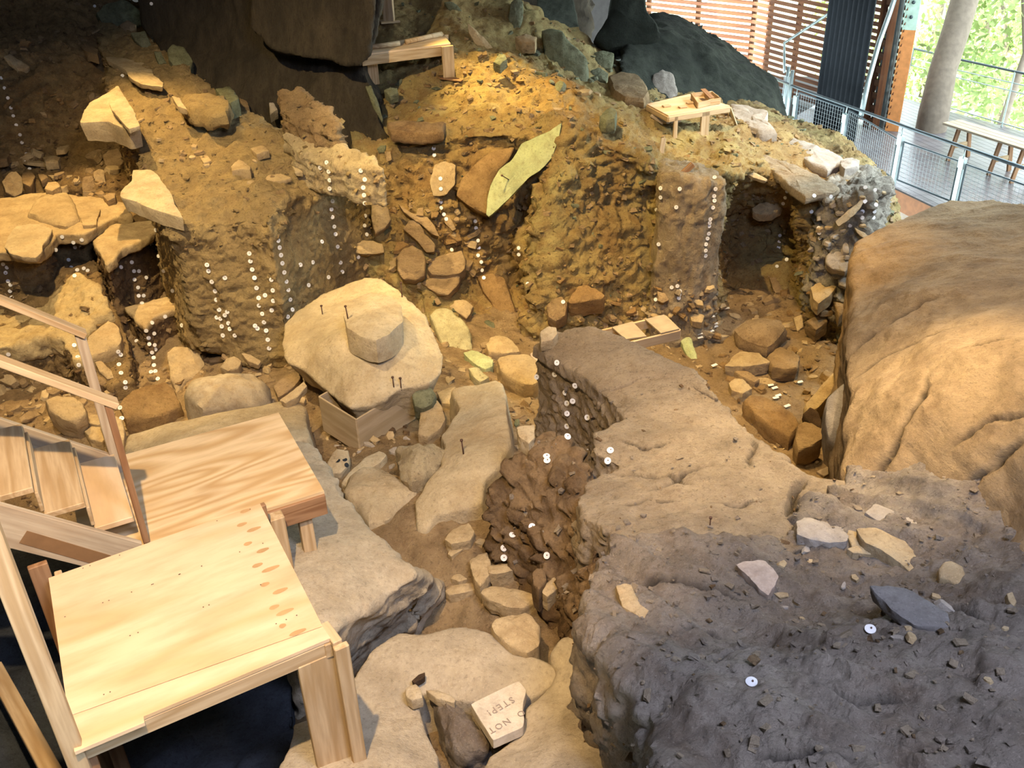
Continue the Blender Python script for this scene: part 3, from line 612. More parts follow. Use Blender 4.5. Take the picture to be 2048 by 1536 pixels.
near_out = [H(1175,1180,3.5), H(1196,1110,3.52), H(1240,1080,3.55), H(1300,1075,3.58), H(1450,1090,3.6), H(1590,1060,3.62), H(1700,940,3.72), H(1900,940,3.5), H(2250,1050,3.2), H(2500,1700,2.6), H(1500,1800,2.95), H(1400,1620,3.1), H(1330,1536,3.2), H(1290,1430,3.3), H(1235,1340,3.4), H(1240,1280,3.42), H(1180,1260,3.46)]
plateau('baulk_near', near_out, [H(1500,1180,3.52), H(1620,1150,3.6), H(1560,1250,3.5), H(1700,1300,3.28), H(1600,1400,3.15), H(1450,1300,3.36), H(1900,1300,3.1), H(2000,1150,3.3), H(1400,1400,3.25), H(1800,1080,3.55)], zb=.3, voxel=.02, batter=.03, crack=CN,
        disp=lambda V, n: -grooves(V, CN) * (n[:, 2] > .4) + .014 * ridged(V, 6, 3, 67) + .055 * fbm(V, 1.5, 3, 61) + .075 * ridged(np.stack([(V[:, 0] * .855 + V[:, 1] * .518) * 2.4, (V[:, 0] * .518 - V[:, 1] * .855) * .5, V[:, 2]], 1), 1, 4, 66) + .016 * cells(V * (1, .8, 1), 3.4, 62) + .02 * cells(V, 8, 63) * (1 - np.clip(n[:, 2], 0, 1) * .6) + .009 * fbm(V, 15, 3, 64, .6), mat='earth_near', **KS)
cap_out = [H(1064,692,4.14), H(1100,668,4.05), H(1180,650,3.97), H(1262,678,4.0), H(1330,712,3.97), H(1392,742,3.95), H(1436,796,3.93), H(1400,780,3.96), H(1362,758,3.98), H(1320,752,3.99), H(1285,752,4.0), H(1250,768,4.02), H(1222,776,4.05), H(1198,776,4.07), H(1170,754,4.09), H(1112,720,4.13)]
plateau('baulk_cap', cap_out, [H(1250,720,3.99)], zb=1.75, voxel=.02, batter=.02, disp=lambda V, n: .012 * fbm(V, 3, 3, 57) + .012 * ridged(V, 7, 3, 58) * (1 - np.clip(n[:, 2], 0, 1)) + .006 * fbm(V, 18, 3, 59, .6), mat='earth_grey', **KS)
low_out = [H(968,1010,4.35), H(985,950,4.2), H(1015,925,4.1), H(1040,892,4.05), H(1105,868,4.05), H(1190,930,3.95), H(1200,1100,3.9), H(1200,1250,3.95), H(1120,1190,4.5), H(1060,1130,4.6), H(1000,1110,4.65), H(975,1070,4.55)]
plateau('baulk_lower', low_out, [H(1100,960,4.02), H(1080,1060,4.3)], zb=.6, voxel=.024, batter=.03, disp=d_earth(.05, .045, 7, .015, 71), mat='earth_brown', **KS)

# ------------------------------------------------------------------ great boulder on the right
big_out = [H(1700,975,3.75), H(1697,860,3.82), H(1692,750,3.92), H(1702,680,3.98), H(1705,580,4.1), H(1712,485,4.25), H(1765,462,4.2), H(1820,432,4.15), H(1900,400,4.05), H(1985,396,4.0), H(2150,430,3.7), H(2500,620,3.2), H(2700,1500,2.95), H(2250,1330,3.15), H(2060,1200,3.3), H(1975,1110,3.45), H(1890,1035,3.56), H(1790,990,3.7)]
big_in = [H(1850,600,3.6), H(1800,780,3.5), H(1900,480,3.88), H(1780,560,3.97), H(1950,700,3.2), H(1800,900,3.55), H(1950,900,3.26), H(2060,1050,3.22), H(2200,1150,3.05), H(2100,700,3.0), H(1750,850,3.68), H(1740,700,3.84), H(1920,430,4.02)]
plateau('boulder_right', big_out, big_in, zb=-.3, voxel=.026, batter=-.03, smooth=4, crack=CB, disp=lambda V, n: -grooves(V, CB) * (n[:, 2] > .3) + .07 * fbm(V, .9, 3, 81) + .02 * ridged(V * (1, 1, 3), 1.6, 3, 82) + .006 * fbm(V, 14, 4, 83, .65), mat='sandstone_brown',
        kind='thing', label='huge rounded tan sandstone boulder filling the right edge beside the pit', category='boulder')

# ------------------------------------------------------------------ shelter roof, side wall, far rock
def slab_poly(name, poly, z0, z1, mat, **kw):
    n = len(poly); V = [(x, y, z0) for x, y in poly] + [(x, y, z1) for x, y in poly]
    Fc = [tuple(range(n))[::-1], tuple(range(n, 2 * n))] + [(i, (i + 1) % n, n + (i + 1) % n, n + i) for i in range(n)]
    return py_mesh(name, V, Fc, mat, None, (*poly[0], z0), **kw)
slab_poly('ceiling', [(-11, -5), (10.5, -5), (8.9, 18), (8.3, 20.4), (5.9, 24.6), (-11, 24.6)], 8.7, 9.0, 'roof_dark', **KS)
slab_poly('wall_side', [(-11, -5), (-11, 24.6), (-10.6, 24.6), (-10.6, -5)], -2, 8.8, 'roof_dark', **KS)
slab_poly('wall_front', [(-11, -5), (-11, -4.7), (10.5, -4.7), (10.5, -5)], -2, 8.8, 'roof_dark', **KS)
slab_poly('wall_near', [(10.2, -5), (10.5, -5), (9.3, 12.5), (9.0, 12.5)], -2, 8.8, 'roof_dark', **KS)
block('cliff_far', [S(690,-300,19), S(690,60,19), S(900,40,19), S(1050,80,19.5), S(1130,110,20), S(1180,60,20.5), S(1175,-300,21)], 2.5, .12, d_rock(.25, 47), 'cliff_dark', **KS)
slab_poly('wall_far', [(-11, 24.3), (3.2, 24.3), (3.2, 24.6), (-11, 24.6)], -2, 8.8, 'roof_dark', **KS)

# ------------------------------------------------------------------ visitor deck and slatted walls
DZ = 0.0
cA = H(1493, 168, 6.0); cB = H(1775, 262, 6.0); wd = (cB - cA); wd[2] = 0; wl = np.linalg.norm(wd); wd /= wl
c0 = H(1060, 100, 6.0); c0 = np.array([c0[0], c0[1], 0]); cA[2] = 0
slab_poly('deck_ground', [tuple(H(1560,250,6)[:2]), tuple(H(1690,315,6)[:2]), tuple(H(1790,372,6)[:2]), tuple(H(1908,428,6)[:2]), tuple(H(2300,600,6)[:2]), (18, 9), (17.5, 13), tuple(H(2300, 335, 6)[:2]), tuple(H(2007, 252, 6)[:2]), tuple(H(1889, 220, 6)[:2]), tuple(H(1805, 195, 6)[:2]), (9, 24.5), (5.5, 25)], -.06, -.03, 'roof_dark', **KS)
# deck boards, laid along the fence
def clip_poly(poly, a, b, c):     # keep a*x+b*y<=c
    out = []
    for i in range(len(poly)):
        p, q = poly[i], poly[(i + 1) % len(poly)]; dp = a * p[0] + b * p[1] - c; dq = a * q[0] + b * q[1] - c
        if dp <= 0: out.append(p)
        if dp * dq < 0: t = dp / (dp - dq); out.append((p[0] + (q[0] - p[0]) * t, p[1] + (q[1] - p[1]) * t))
    return out
deck_poly = [tuple(H(*q, 6)[:2]) for q in [(1560,250),(1690,315),(1790,372),(1908,428),(2300,600),(2600,520),(2300,335),(2007,252),(1889,220),(1805,195),(1700,170)]]
deck = empty('deck', (7.5, 17, 0), kind='structure')
fd = np.array(deck_poly[3]) - np.array(deck_poly[0]); fd /= np.linalg.norm(fd); fn = np.array([-fd[1], fd[0]])
if fn[0] < 0: fn = -fn
k0 = np.dot(deck_poly[2], fn) - .6
for i in range(60):
    a = k0 + i * .145; pl = clip_poly(clip_poly(deck_poly, -fn[0], -fn[1], -a), fn[0], fn[1], a + .138)
    if len(pl) < 3: continue
    n_ = len(pl); V = [(x, y, -.03) for x, y in pl] + [(x, y, 0) for x, y in pl]
    Fc = [tuple(range(n_))[::-1], tuple(range(n_, 2 * n_))] + [(j, (j + 1) % n_, n_ + (j + 1) % n_, n_ + j) for j in range(n_)]
    py_mesh('deck_board', V, Fc, 'deck_wood', deck)
def slat_wall(name, A, B, z0, z1, pitch, h, studs):
    A = np.array(A, float); B = np.array(B, float); root = empty(name, tuple(A), kind='structure')
    d = (B - A) / np.linalg.norm(B - A); n_ = np.array([d[1], -d[0], 0])
    if np.dot(n_, CAM - A) < 0: n_ = -n_
    me = None; k = 0; z = z0
    while z < z1:
        o = board('slat', A + (0, 0, z), B + (0, 0, z), h, .03, 'slat_wood', root, side=n_ + np.array([0, 0, .35]), me=me); me = o.data; z += pitch; k += 1
    for t in studs:
        p = A + (B - A) * t + n_ * -.06; board('post', p + (0, 0, z0 - .1), p + (0, 0, 8.8), .10, .09, 'slat_wood', root, side=n_)
    return root
slat_wall('wall_slatted', c0, cA, .1, 5.2, .135, .085, (.15, .36, .57, .78, 1.0))
slat_wall('wall_slatted', cA, cB, .1, 5.2, .135, .085, (.12, .33, .55, .78, .9))
for A_, B_ in ((c0, cA), (cA, cB)):
    d_ = (B_ - A_); slab_poly('wall_upper', [tuple(A_[:2]), tuple(B_[:2]), (B_[0] + .1, B_[1] + .1), (A_[0] + .1, A_[1] + .1)], 5.2, 8.8, 'roof_dark', **KS)

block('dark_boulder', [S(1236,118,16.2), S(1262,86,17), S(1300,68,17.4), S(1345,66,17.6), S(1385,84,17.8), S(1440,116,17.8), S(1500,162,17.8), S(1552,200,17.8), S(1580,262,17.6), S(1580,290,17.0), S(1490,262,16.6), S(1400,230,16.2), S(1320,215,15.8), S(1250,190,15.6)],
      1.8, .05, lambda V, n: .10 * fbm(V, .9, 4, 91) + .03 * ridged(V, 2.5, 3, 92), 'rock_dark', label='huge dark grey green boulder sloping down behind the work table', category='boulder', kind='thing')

plateau('rock_floor', [H(-300,1060,5.3), H(80,1085,5.35), H(300,1105,5.3), H(520,1180,5.1), H(600,1300,5.0), H(600,1440,5.0), H(540,1800,4.9), H(-400,1800,5.0)], [H(200,1300,5.3), H(400,1440,5.15)], zb=.2, voxel=.05,
        disp=lambda V, n: .07 * cells(V, 1.6, 95) + .03 * fbm(V, 2, 3, 96), mat='slate', **KS)

# ------------------------------------------------------------------ big rocks of the valley floor
PALE, TAN, GREY, BRN, GRN, DRK = 'sandstone_pale', 'sandstone_tan', 'sandstone_grey', 'sandstone_brown', 'rock_green', 'cliff_dark'
BK = dict(kind='thing', category='boulder')
def px(*a, h): return [H(x, y, h) for x, y in a]
plateau('boulder', [H(240,905,4.9), H(255,868,4.95), H(330,845,4.95), H(450,822,4.9), H(560,802,4.88), H(594,797,4.88), H(613,812,4.86), H(614,832,4.82), H(624,868,4.7), H(612,880,4.7), H(590,872,4.66), H(600,960,4.5), H(420,1010,4.5), H(250,1000,4.7)],
        [H(430,870,4.72), H(330,900,4.72), H(560,850,4.74)], zb=.4, voxel=.028, batter=.05, smooth=5, disp=d_smooth(.05, .006, 401), mat=PALE, label='broad pale boulder with a domed top behind the back plywood platform', **BK)
plateau('boulder', [H(592,881,4.62), H(624,890,4.6), H(636,912,4.58), H(654,930,4.52), H(682,986,4.4), H(720,1035,4.32), H(786,1100,4.2), H(815,1128,4.2), H(835,1150,4.22), H(815,1172,4.25), H(770,1190,4.22), H(705,1220,4.16), H(650,1260,4.1), H(600,1262,4.1), H(560,1180,4.1), H(540,1050,4.2), H(560,950,4.4)],
        [H(700,1120,4.15), H(620,1000,4.32)], zb=.6, voxel=.022, smooth=3, bottoms={8: H(884,1180,4.9), 9: H(886,1205,4.95), 10: H(850,1245,5.0), 11: H(800,1275,5.0), 12: H(700,1355,5.0), 7: H(880,1160,4.9), 13: H(650,1390,5.0)},
        disp=lambda V, n: .03 * fbm(V, 1.2, 3, 411) + (1 - np.clip(n[:, 2], 0, 1)) * (.05 * ridged(V * (1, 1, 1.6), 2.2, 3, 412)) + .005 * fbm(V, 14, 4, 413), mat='sandstone_slab', label='large pale slab boulder with a broken dark grey side beside the platforms', **BK)
plateau('boulder', [H(829,1031,4.72), H(829,1000,4.7), H(850,963,4.68), H(882,931,4.66), H(887,889,4.66), H(877,870,4.7), H(914,812,4.75), H(903,778,4.8), H(950,769,4.78), H(993,757,4.74), H(1006,764,4.7), H(1014,800,4.62), H(1020,850,4.56), H(1022,885,4.55), H(1000,928,4.55), H(972,957,4.58), H(966,1005,4.62), H(929,1018,4.66), H(871,1029,4.68), H(853,1060,4.75), H(834,1058,4.76)],
        [H(950,860,4.58), H(900,980,4.6), H(960,920,4.52)], zb=.9, voxel=.022, batter=.12, smooth=4, disp=d_smooth(.035, .005, 421), mat=PALE, label='long pale leaning slab with greenish right edge between the boxed boulder and dark baulk', **BK)
plateau('boulder', [H(703,1356,4.5), H(748,1293,4.5), H(798,1264,4.52), H(856,1269,4.5), H(906,1252,4.5), H(956,1256,4.5), H(989,1269,4.5), H(1022,1302,4.48), H(1080,1314,4.48), H(1117,1335,4.5), H(1108,1368,4.5), H(1063,1396,4.5), H(1000,1402,4.5), H(930,1405,4.5), H(862,1386,4.52), H(838,1392,4.52), H(850,1440,4.5), H(880,1505,4.46), H(900,1640,4.3), H(500,1660,4.3), H(568,1500,4.42), H(582,1440,4.46), H(700,1400,4.5)],
        [H(800,1330,4.46), H(950,1330,4.46), H(750,1480,4.38)], zb=.6, voxel=.02, batter=.03, smooth=4, disp=d_smooth(.03, .005, 431), mat='sandstone_slab', label='wide flat pale rock at the bottom centre curving around the written stone tablet', **BK)
plateau('boulder', [H(1100,1312,4.46), H(1121,1282,4.46), H(1146,1271,4.45), H(1165,1278,4.45), H(1170,1331,4.42), H(1221,1414,4.35), H(1262,1445,4.3), H(1420,1680,4.1), H(900,1680,4.2), H(975,1505,4.42), H(1040,1460,4.45), H(1050,1415,4.46), H(1105,1368,4.48), H(1119,1339,4.48)],
        [H(1120,1450,4.34), H(1200,1540,4.2)], zb=.6, voxel=.022, batter=.03, smooth=4, disp=d_smooth(.04, .005, 441), mat='sandstone_slab', label='smooth pale rock with a narrow neck at the foot of the near dark baulk', **BK)
# the boxed boulder
bb = plateau('boulder', [H(563,690,4.72), H(568,650,4.7), H(590,622,4.68), H(640,592,4.62), H(700,565,4.55), H(745,551,4.5), H(770,556,4.5), H(805,580,4.52), H(822,602,4.55), H(850,632,4.58), H(872,672,4.6), H(890,712,4.6), H(884,745,4.62), H(858,768,4.64), H(800,778,4.66), H(770,800,4.7), H(735,812,4.74), H(700,815,4.76), H(675,800,4.77), H(640,770,4.78), H(605,740,4.77), H(575,722,4.75)],
        [H(700,640,4.42), H(790,700,4.45), H(640,700,4.52), H(820,640,4.48), H(700,760,4.6)], zb=.88, voxel=.02, batter=-.55, smooth=5, disp=lambda V, n: .028 * fbm(V, 1.6, 3, 451) + .006 * fbm(V, 12, 4, 452), mat=PALE, label='large pale boulder propped on a wooden box in the centre of the dig', **BK)
rock('stone', 'angular pale stone lying on top of the boxed central boulder', 'rock', [(693,656),(689,628),(699,603),(735,586),(780,590),(802,612),(806,642),(780,668),(752,682),(720,673)], h=4.2, t=.25, mat=PALE, rnd_=.1, taper=.99, bulge=.05, amp=.7)

def cap(label, pts, mat, th=.12, inner=(), seed=460, amp=1., **kw):
    P_ = [H(*q) for q in pts]; zb = min(q[2] for q in P_) - th
    plateau('stone_slab', P_, [H(*q) for q in inner], zb=zb, voxel=.022, batter=-.1, smooth=2, disp=lambda V, n: amp * (.02 * fbm(V, 2, 3, seed) + .015 * ridged(V, 4, 3, seed + 1)) + .005 * fbm(V, 14, 3, seed + 2), mat=mat, label=label, kind='thing', category='slab')
cap('broad pale rock surface covering the upper left terrace', [(-140,508,4.52),(0,505,4.52),(30,508,4.52),(78,505,4.52),(103,486,4.52),(114,468,4.52),(168,469,4.52),(198,452,4.52),(232,434,4.52),(262,430,4.54),(252,404,4.54),(180,394,4.54),(90,384,4.54),(0,396,4.54),(-140,396,4.54)], TAN, .12, [(110,420,4.5)])
cap('pale yellowish rock surface of the lower left terrace', [(-140,706,5.24),(0,696,5.24),(50,688,5.24),(95,672,5.22),(122,682,5.24),(150,722,5.36),(178,716,5.34),(160,690,5.3),(190,640,5.14),(222,620,5.06),(196,566,4.94),(150,548,4.96),(105,590,5.15),(60,618,5.28),(-140,640,5.3)], 'sandstone_yellow', .1, [], 470, amp=2.4)
cap('pale capping stone on the upper dark block with tags', [(188,484,4.58),(205,462,4.58),(222,447,4.59),(262,445,4.60),(300,442,4.61),(318,440,4.62),(326,450,4.60),(302,470,4.58),(268,488,4.57),(240,498,4.57),(232,515,4.57),(212,532,4.58)], TAN, .07, [], 480)
cap('pale curved capping stone on the lower dark block with tags', [(250,614,5.26),(300,604,5.26),(350,592,5.28),(378,598,5.28),(381,612,5.26),(340,622,5.25),(310,634,5.25),(291,654,5.26),(272,640,5.26)], TAN, .06, [], 490)
ROCKS = [
# name, label, outline, dict
('stone_slab', 'pale triangular slab with drilled dots overhanging the left edge of the spur', [(265,339),(301,338),(318,352),(340,390),(366,436),(333,427),(301,416),(241,394),(243,384),(262,362)], dict(h=3.52, t=.16, mat=PALE, rnd_=.1, f=.08)),
('stone_slab', 'pale rounded slab at the front of the upper left terrace', [(16,472),(34,450),(60,448),(86,448),(103,458),(100,472),(86,487),(85,502),(71,514),(45,513),(21,509),(10,496)], dict(h=4.44, t=.08, mat=PALE)),
('boulder', 'low grey domed boulder lying on the upper left terrace', [(54,429),(70,400),(92,386),(112,380),(137,386),(150,407),(159,437),(129,450),(86,440)], dict(h=4.46, t=.12, mat=TAN, rnd_=.6, bulge=.2)),
('stone_slab', 'small flat broken slab right of the domed boulder on the terrace', [(159,431),(180,422),(200,418),(194,437),(193,448),(165,450)], dict(h=4.48, t=.07)),
('stone', 'upright tan stone with a dark base at the far left', [(4,364),(18,344),(32,341),(49,360),(43,386),(30,394),(11,384)], dict(f=.6, t=.22)),
('stone', 'short flat stone in the rubble under the tag column', [(86,315),(102,311),(120,313),(116,323),(90,324)], dict(t=.12)),
('stone_slab', 'tall brown slab leaning beneath the spur overhang', [(204,311),(215,300),(232,297),(243,300),(262,354),(253,358),(232,349),(210,330)], dict(f=.8, t=.15, mat=BRN)),
('stone_slab', 'narrow pointed slab standing left of the drilled slab', [(187,345),(197,338),(206,339),(215,386),(206,388),(191,364)], dict(f=.8, t=.1, mat=TAN)),
('stone_slab', 'squat brown slab leaning against the pointed slab', [(165,354),(185,352),(193,386),(165,382)], dict(f=.7, t=.1, mat=BRN)),
('stone', 'small wedge stone at the foot of the pointed slab', [(206,392),(218,386),(230,386),(230,395),(215,402)], dict(t=.1, mat=BRN)),
('stone', 'small stone at the left frame edge above the upright stone', [(-6,306),(10,304),(19,309),(13,317),(-6,319)], dict(t=.12, mat=BRN)),
('stone', 'blocky brown stone right of the upright stone', [(43,345),(60,343),(71,352),(60,373),(46,366)], dict(t=.14, mat=BRN)),
('stone', 'flat brown stone in the middle of the far left rubble', [(75,347),(88,348),(97,354),(82,362)], dict(t=.1, mat=BRN)),
('stone_slab', 'thin straight slab edge across the far left rubble', [(97,350),(130,351),(161,349),(156,354),(103,356)], dict(t=.05)),
('stone', 'angular tan stone low on the upper terrace rubble', [(95,365),(112,362),(122,372),(104,382),(90,378)], dict(t=.12)),
('stone_slab', 'thin pale slab crowning the back end of the spur', [(212,114),(239,114),(262,119),(284,125),(301,133),(308,150),(326,164),(325,174),(300,170),(280,167),(260,155),(246,137),(214,120)], dict(h=3.1, t=.07, mat=PALE, rnd_=.1)),
('boulder', 'pale pointed boulder jutting out from the left side of the spur', [(178,205),(205,191),(236,171),(253,198),(268,225),(280,253),(256,260),(219,243),(161,244),(164,232)], dict(h=3.18, t=.26, mat=PALE, rnd_=.15, f=.05)),
('stone_slab', 'flat pale slab resting on the pointed jutting boulder', [(217,205),(232,198),(252,197),(268,225),(281,252),(258,259),(251,251),(226,222)], dict(h=3.1, t=.06, mat=PALE, rnd_=.1, f=.05)),
('stone', 'brown stone on the rim left of the spur crown', [(155,87),(174,85),(197,99),(195,109),(171,103)], dict(t=.15, mat=BRN)),
('stone', 'bright ragged spall high in the far left cut', [(7,113),(20,108),(44,123),(60,133),(55,138),(34,137)], dict(f=.5, t=.1, mat=TAN)),
('stone', 'small tan spall low in the dark left cut', [(79,224),(90,224),(94,231),(84,229)], dict(f=.5, t=.06, mat=TAN)),
('stone', 'angular greenish stone behind the spur crown', [(261,65),(290,62),(304,92),(297,106),(270,82)], dict(f=.6, t=.3, mat=GRN)),
('stone', 'upright greenish stone at the foot of the dark cliff', [(335,99),(345,87),(369,96),(386,123),(379,150),(355,142),(338,118)], dict(f=.5, t=.3, mat=GRN)),
('stone', 'small greenish stone between the crown slab and the upright stone', [(308,103),(321,103),(333,126),(318,130)], dict(f=.5, t=.2, mat=GRN)),
('boulder', 'big rounded greenish boulder at the top left beside the cliff', [(188,24),(210,4),(250,-4),(283,20),(285,52),(262,66),(230,56),(200,48)], dict(f=.7, t=.7, mat=GRN, rnd_=.8)),
('stone', 'tan stone just below the rounded greenish boulder', [(238,50),(255,40),(272,48),(270,62),(248,64)], dict(f=.5, t=.3, mat=BRN)),
('earth_block', 'low grey block of cracked earth standing on the spur top', [(366,191),(400,187),(440,188),(453,195),(458,210),(452,225),(420,228),(385,222),(364,210)], dict(h=3.12, t=.2, mat='spur', rnd_=.6, amp=2.5)),
('stone', 'pale grey stone at the cliff end of the spur top', [(431,178),(458,171),(470,184),(478,198),(461,205),(445,195)], dict(t=.22, mat=GRN)),
('stone', 'brown stone between spur top and cliff foot', [(478,195),(496,202),(499,219),(482,215)], dict(t=.18, mat=BRN)),
('stone', 'small pale stone beside the tall earth remnant', [(538,205),(547,205),(555,219),(540,229)], dict(f=.4, t=.15, mat=GREY)),
('stone_slab', 'narrow tan slab leaning on the low earth block', [(343,191),(359,195),(374,219),(355,212)], dict(f=.2, t=.08, mat=TAN)),
('stone', 'angular stone sitting alone on the spur top', [(461,332),(478,318),(502,332),(500,340),(480,338),(463,341)], dict(t=.12, mat=TAN)),
('stone', 'flat stone near the raised corner on the spur top', [(501,297),(523,290),(538,301),(513,308)], dict(t=.08, mat=TAN)),
('stone', 'small elongated stone half sunk in the spur top', [(391,301),(403,297),(422,321),(407,325)], dict(t=.05, mat=TAN)),
('stone', 'small pale flake by the raised corner of the spur', [(584,331),(600,332),(605,345),(590,343)], dict(t=.05, mat=PALE)),
('stone_slab', 'thin layered slab in the spur rim below the raised corner', [(528,352),(560,346),(583,356),(560,362),(535,360)], dict(t=.05, mat=TAN)),
('stone', 'tan stone sticking out low on the right of the spur face', [(688,483),(715,480),(745,482),(766,488),(768,505),(745,508),(715,506),(692,500)], dict(f=.75, t=.22, mat=TAN, rnd_=.15)),
('boulder', 'smooth green edged boulder on the right corner of the spur face', [(742,402),(763,402),(778,418),(783,440),(770,458),(750,470),(742,440)], dict(f=.8, t=.3, mat=TAN, rnd_=.4)),
('stone_slab', 'long green slab slanting out of the back wall', [(1126,242),(1122,262),(1115,290),(1105,314),(1081,342),(1058,358),(1040,378),(1021,395),(1000,415),(977,436),(970,431),(975,400),(980,371),(1000,340),(1021,322),(1042,287),(1072,275),(1100,262)], dict(f=.85, t=.16, mat='slab_green', rnd_=.05, lift=.5)),
('boulder', 'large brown rock mass left of the green slanting slab', [(912,392),(922,358),(938,340),(961,316),(1000,300),(1030,294),(1018,320),(998,342),(982,368),(974,428),(945,416),(922,400)], dict(f=.8, t=.4, mat='earth_orange', rnd_=.3)),
('stone_slab', 'long thin brown slab curving down the wall recess', [(797,408),(823,426),(855,434),(868,450),(878,473),(862,467),(846,452),(825,438),(808,424)], dict(f=.75, t=.18, mat=BRN, rnd_=.1)),
('stone_slab', 'second slanting slab below the curved one in the recess', [(806,458),(818,441),(834,441),(852,467),(872,490),(870,504),(852,504),(831,478)], dict(f=.75, t=.2, mat=BRN, rnd_=.1)),
('boulder', 'rounded brown boulder in the lower recess of the back wall', [(852,540),(860,520),(886,509),(925,499),(932,520),(931,540),(922,548),(896,553),(862,551)], dict(f=.65, t=.35, mat=BRN, rnd_=.5)),
('boulder', 'greenish bottomed rock wedged under the recess boulder', [(842,566),(865,553),(901,546),(922,548),(920,564),(896,590),(875,587),(855,574)], dict(f=.6, t=.25, mat=BRN, rnd_=.3)),
('boulder', 'broad smooth brown rock at the left of the wall recess', [(792,514),(806,495),(826,488),(845,500),(852,514),(849,553),(830,562),(806,560),(794,540)], dict(f=.8, t=.3, mat=BRN, rnd_=.5)),
('stone_slab', 'tan slab with a green lower edge high in the recess', [(868,330),(890,322),(912,330),(908,368),(888,392),(866,392),(860,365)], dict(f=.85, t=.15, mat=TAN, rnd_=.1)),
('stone_slab', 'small dark slab right of the recess tag column', [(884,425),(900,434),(912,458),(905,462),(890,446)], dict(f=.8, t=.12, mat=BRN, rnd_=.1)),
('boulder', 'large greenish tan rock just right of the boxed boulder', [(858,628),(870,614),(890,612),(905,618),(922,632),(937,652),(945,690),(940,728),(915,724),(890,706),(874,668)], dict(f=.55, t=.4, mat='slab_tan', rnd_=.4)),
('stone', 'pointed stone leaning above the large greenish rock', [(896,613),(910,602),(927,598),(948,613),(940,628),(933,637),(922,629)], dict(f=.6, t=.18, mat=TAN)),
('boulder', 'tall brown boulder leaning at the foot of the orange recess', [(954,553),(974,546),(1000,543),(1010,556),(1018,580),(1028,610),(1037,645),(1016,652),(996,630),(980,603),(962,580)], dict(f=.75, t=.35, mat='earth_orange', rnd_=.5)),
('boulder', 'orange angular boulder sticking out of the back wall base', [(1136,602),(1146,585),(1156,573),(1172,569),(1192,578),(1211,590),(1206,598),(1185,600),(1162,605),(1143,607)], dict(f=.5, t=.3, mat='earth_orange', rnd_=.2)),
('boulder', 'rounded brown boulder beside the orange angular one', [(1092,612),(1105,596),(1124,592),(1136,606),(1132,632),(1112,645),(1096,636)], dict(f=.6, t=.3, mat='earth_tan', rnd_=.5)),
('stone_slab', 'pale plank like slab curving down into the right pit', [(1340,640),(1352,636),(1368,652),(1384,680),(1392,700),(1406,762),(1392,748),(1378,722),(1364,690),(1350,660)], dict(f=.45, t=.15, mat='slab_green', rnd_=.3)),
('stone', 'dark upright stone at the foot of the fluted earth column', [(1315,582),(1330,586),(1338,600),(1326,606),(1316,602)], dict(f=.7, t=.12, mat=BRN)),
('stone', 'flat brown stone low right of the fluted column', [(1378,628),(1392,624),(1409,631),(1404,645),(1384,642)], dict(f=.4, t=.12, mat=TAN)),
('boulder', 'pale oval slab jutting from the dark hollow', [(1503,416),(1519,407),(1546,402),(1567,408),(1562,418),(1545,427),(1519,430),(1505,424)], dict(f=.5, t=.14, mat=TAN, lift=.25)),
('stone_slab', 'thin flake sticking out of the hollow roof', [(1485,342),(1495,338),(1534,358),(1530,362),(1505,354)], dict(f=.5, t=.05, mat=TAN, lift=.1)),
('stone_slab', 'long tan slab sloping along the rim above the hollow', [(1512,316),(1529,309),(1587,328),(1640,352),(1682,374),(1660,382),(1611,392),(1580,372),(1548,345)], dict(h=4.24, t=.12, mat='pillar', rnd_=.5, amp=1.8)),
('boulder', 'wide grey slab on the rim beside the guard rail', [(1584,273),(1632,290),(1680,314),(1688,324),(1656,338),(1620,326),(1590,305),(1574,288)], dict(t=.16, mat=GREY, rnd_=.5, amp=1.6)),
('boulder', 'grey boulder behind the work table', [(1461,207),(1480,206),(1502,212),(1533,222),(1539,246),(1555,262),(1520,262),(1480,246),(1462,228)], dict(t=.25, mat=GREY, f=.1, rnd_=.6, amp=1.5)),
('stone', 'squared grey block perched on the rim by the rail', [(1681,321),(1692,317),(1703,316),(1718,321),(1717,331),(1690,338),(1683,332)], dict(t=.14, mat=GREY, rnd_=.1, lift=.05)),
('stone_slab', 'narrow pale slab leaning on the tagged corner block', [(1672,442),(1690,428),(1712,410),(1727,392),(1732,396),(1718,420),(1696,440),(1678,452)], dict(f=.9, t=.06, mat=PALE, rnd_=.05, lift=.05)),
('stone', 'pale splinter of stone at the lower edge of the corner block', [(1709,455),(1722,462),(1737,471),(1751,474),(1742,481),(1728,477),(1714,465)], dict(f=.8, t=.06, mat=PALE, lift=.08)),
('boulder', 'grey rounded stone at the foot of the corner block', [(1651,512),(1662,502),(1680,502),(1698,512),(1702,530),(1690,545),(1665,540),(1652,528)], dict(f=.7, t=.25, mat=GREY, rnd_=.4)),
('stone', 'small pale stone below the corner block against the boulder', [(1675,552),(1690,550),(1698,562),(1690,574),(1678,570)], dict(f=.7, t=.12, mat=GREY)),
('stone', 'squared tan stone high in the dark pit corner', [(1621,575),(1638,566),(1673,572),(1662,588),(1637,607),(1628,597)], dict(f=.35, t=.22, mat=TAN, rnd_=.1)),
('stone', 'small block wedged against the right boulder in the pit', [(1666,600),(1686,597),(1692,619),(1678,635)], dict(f=.5, t=.2, mat=BRN)),
('stone', 'small upright tan stone in the upper pit', [(1587,636),(1604,628),(1608,652),(1594,664)], dict(f=.5, t=.16, mat=TAN)),
('stone', 'angular brown stone beside the black gap of the pit', [(1611,641),(1630,632),(1649,623),(1656,643),(1632,660)], dict(f=.4, t=.25, mat=BRN)),
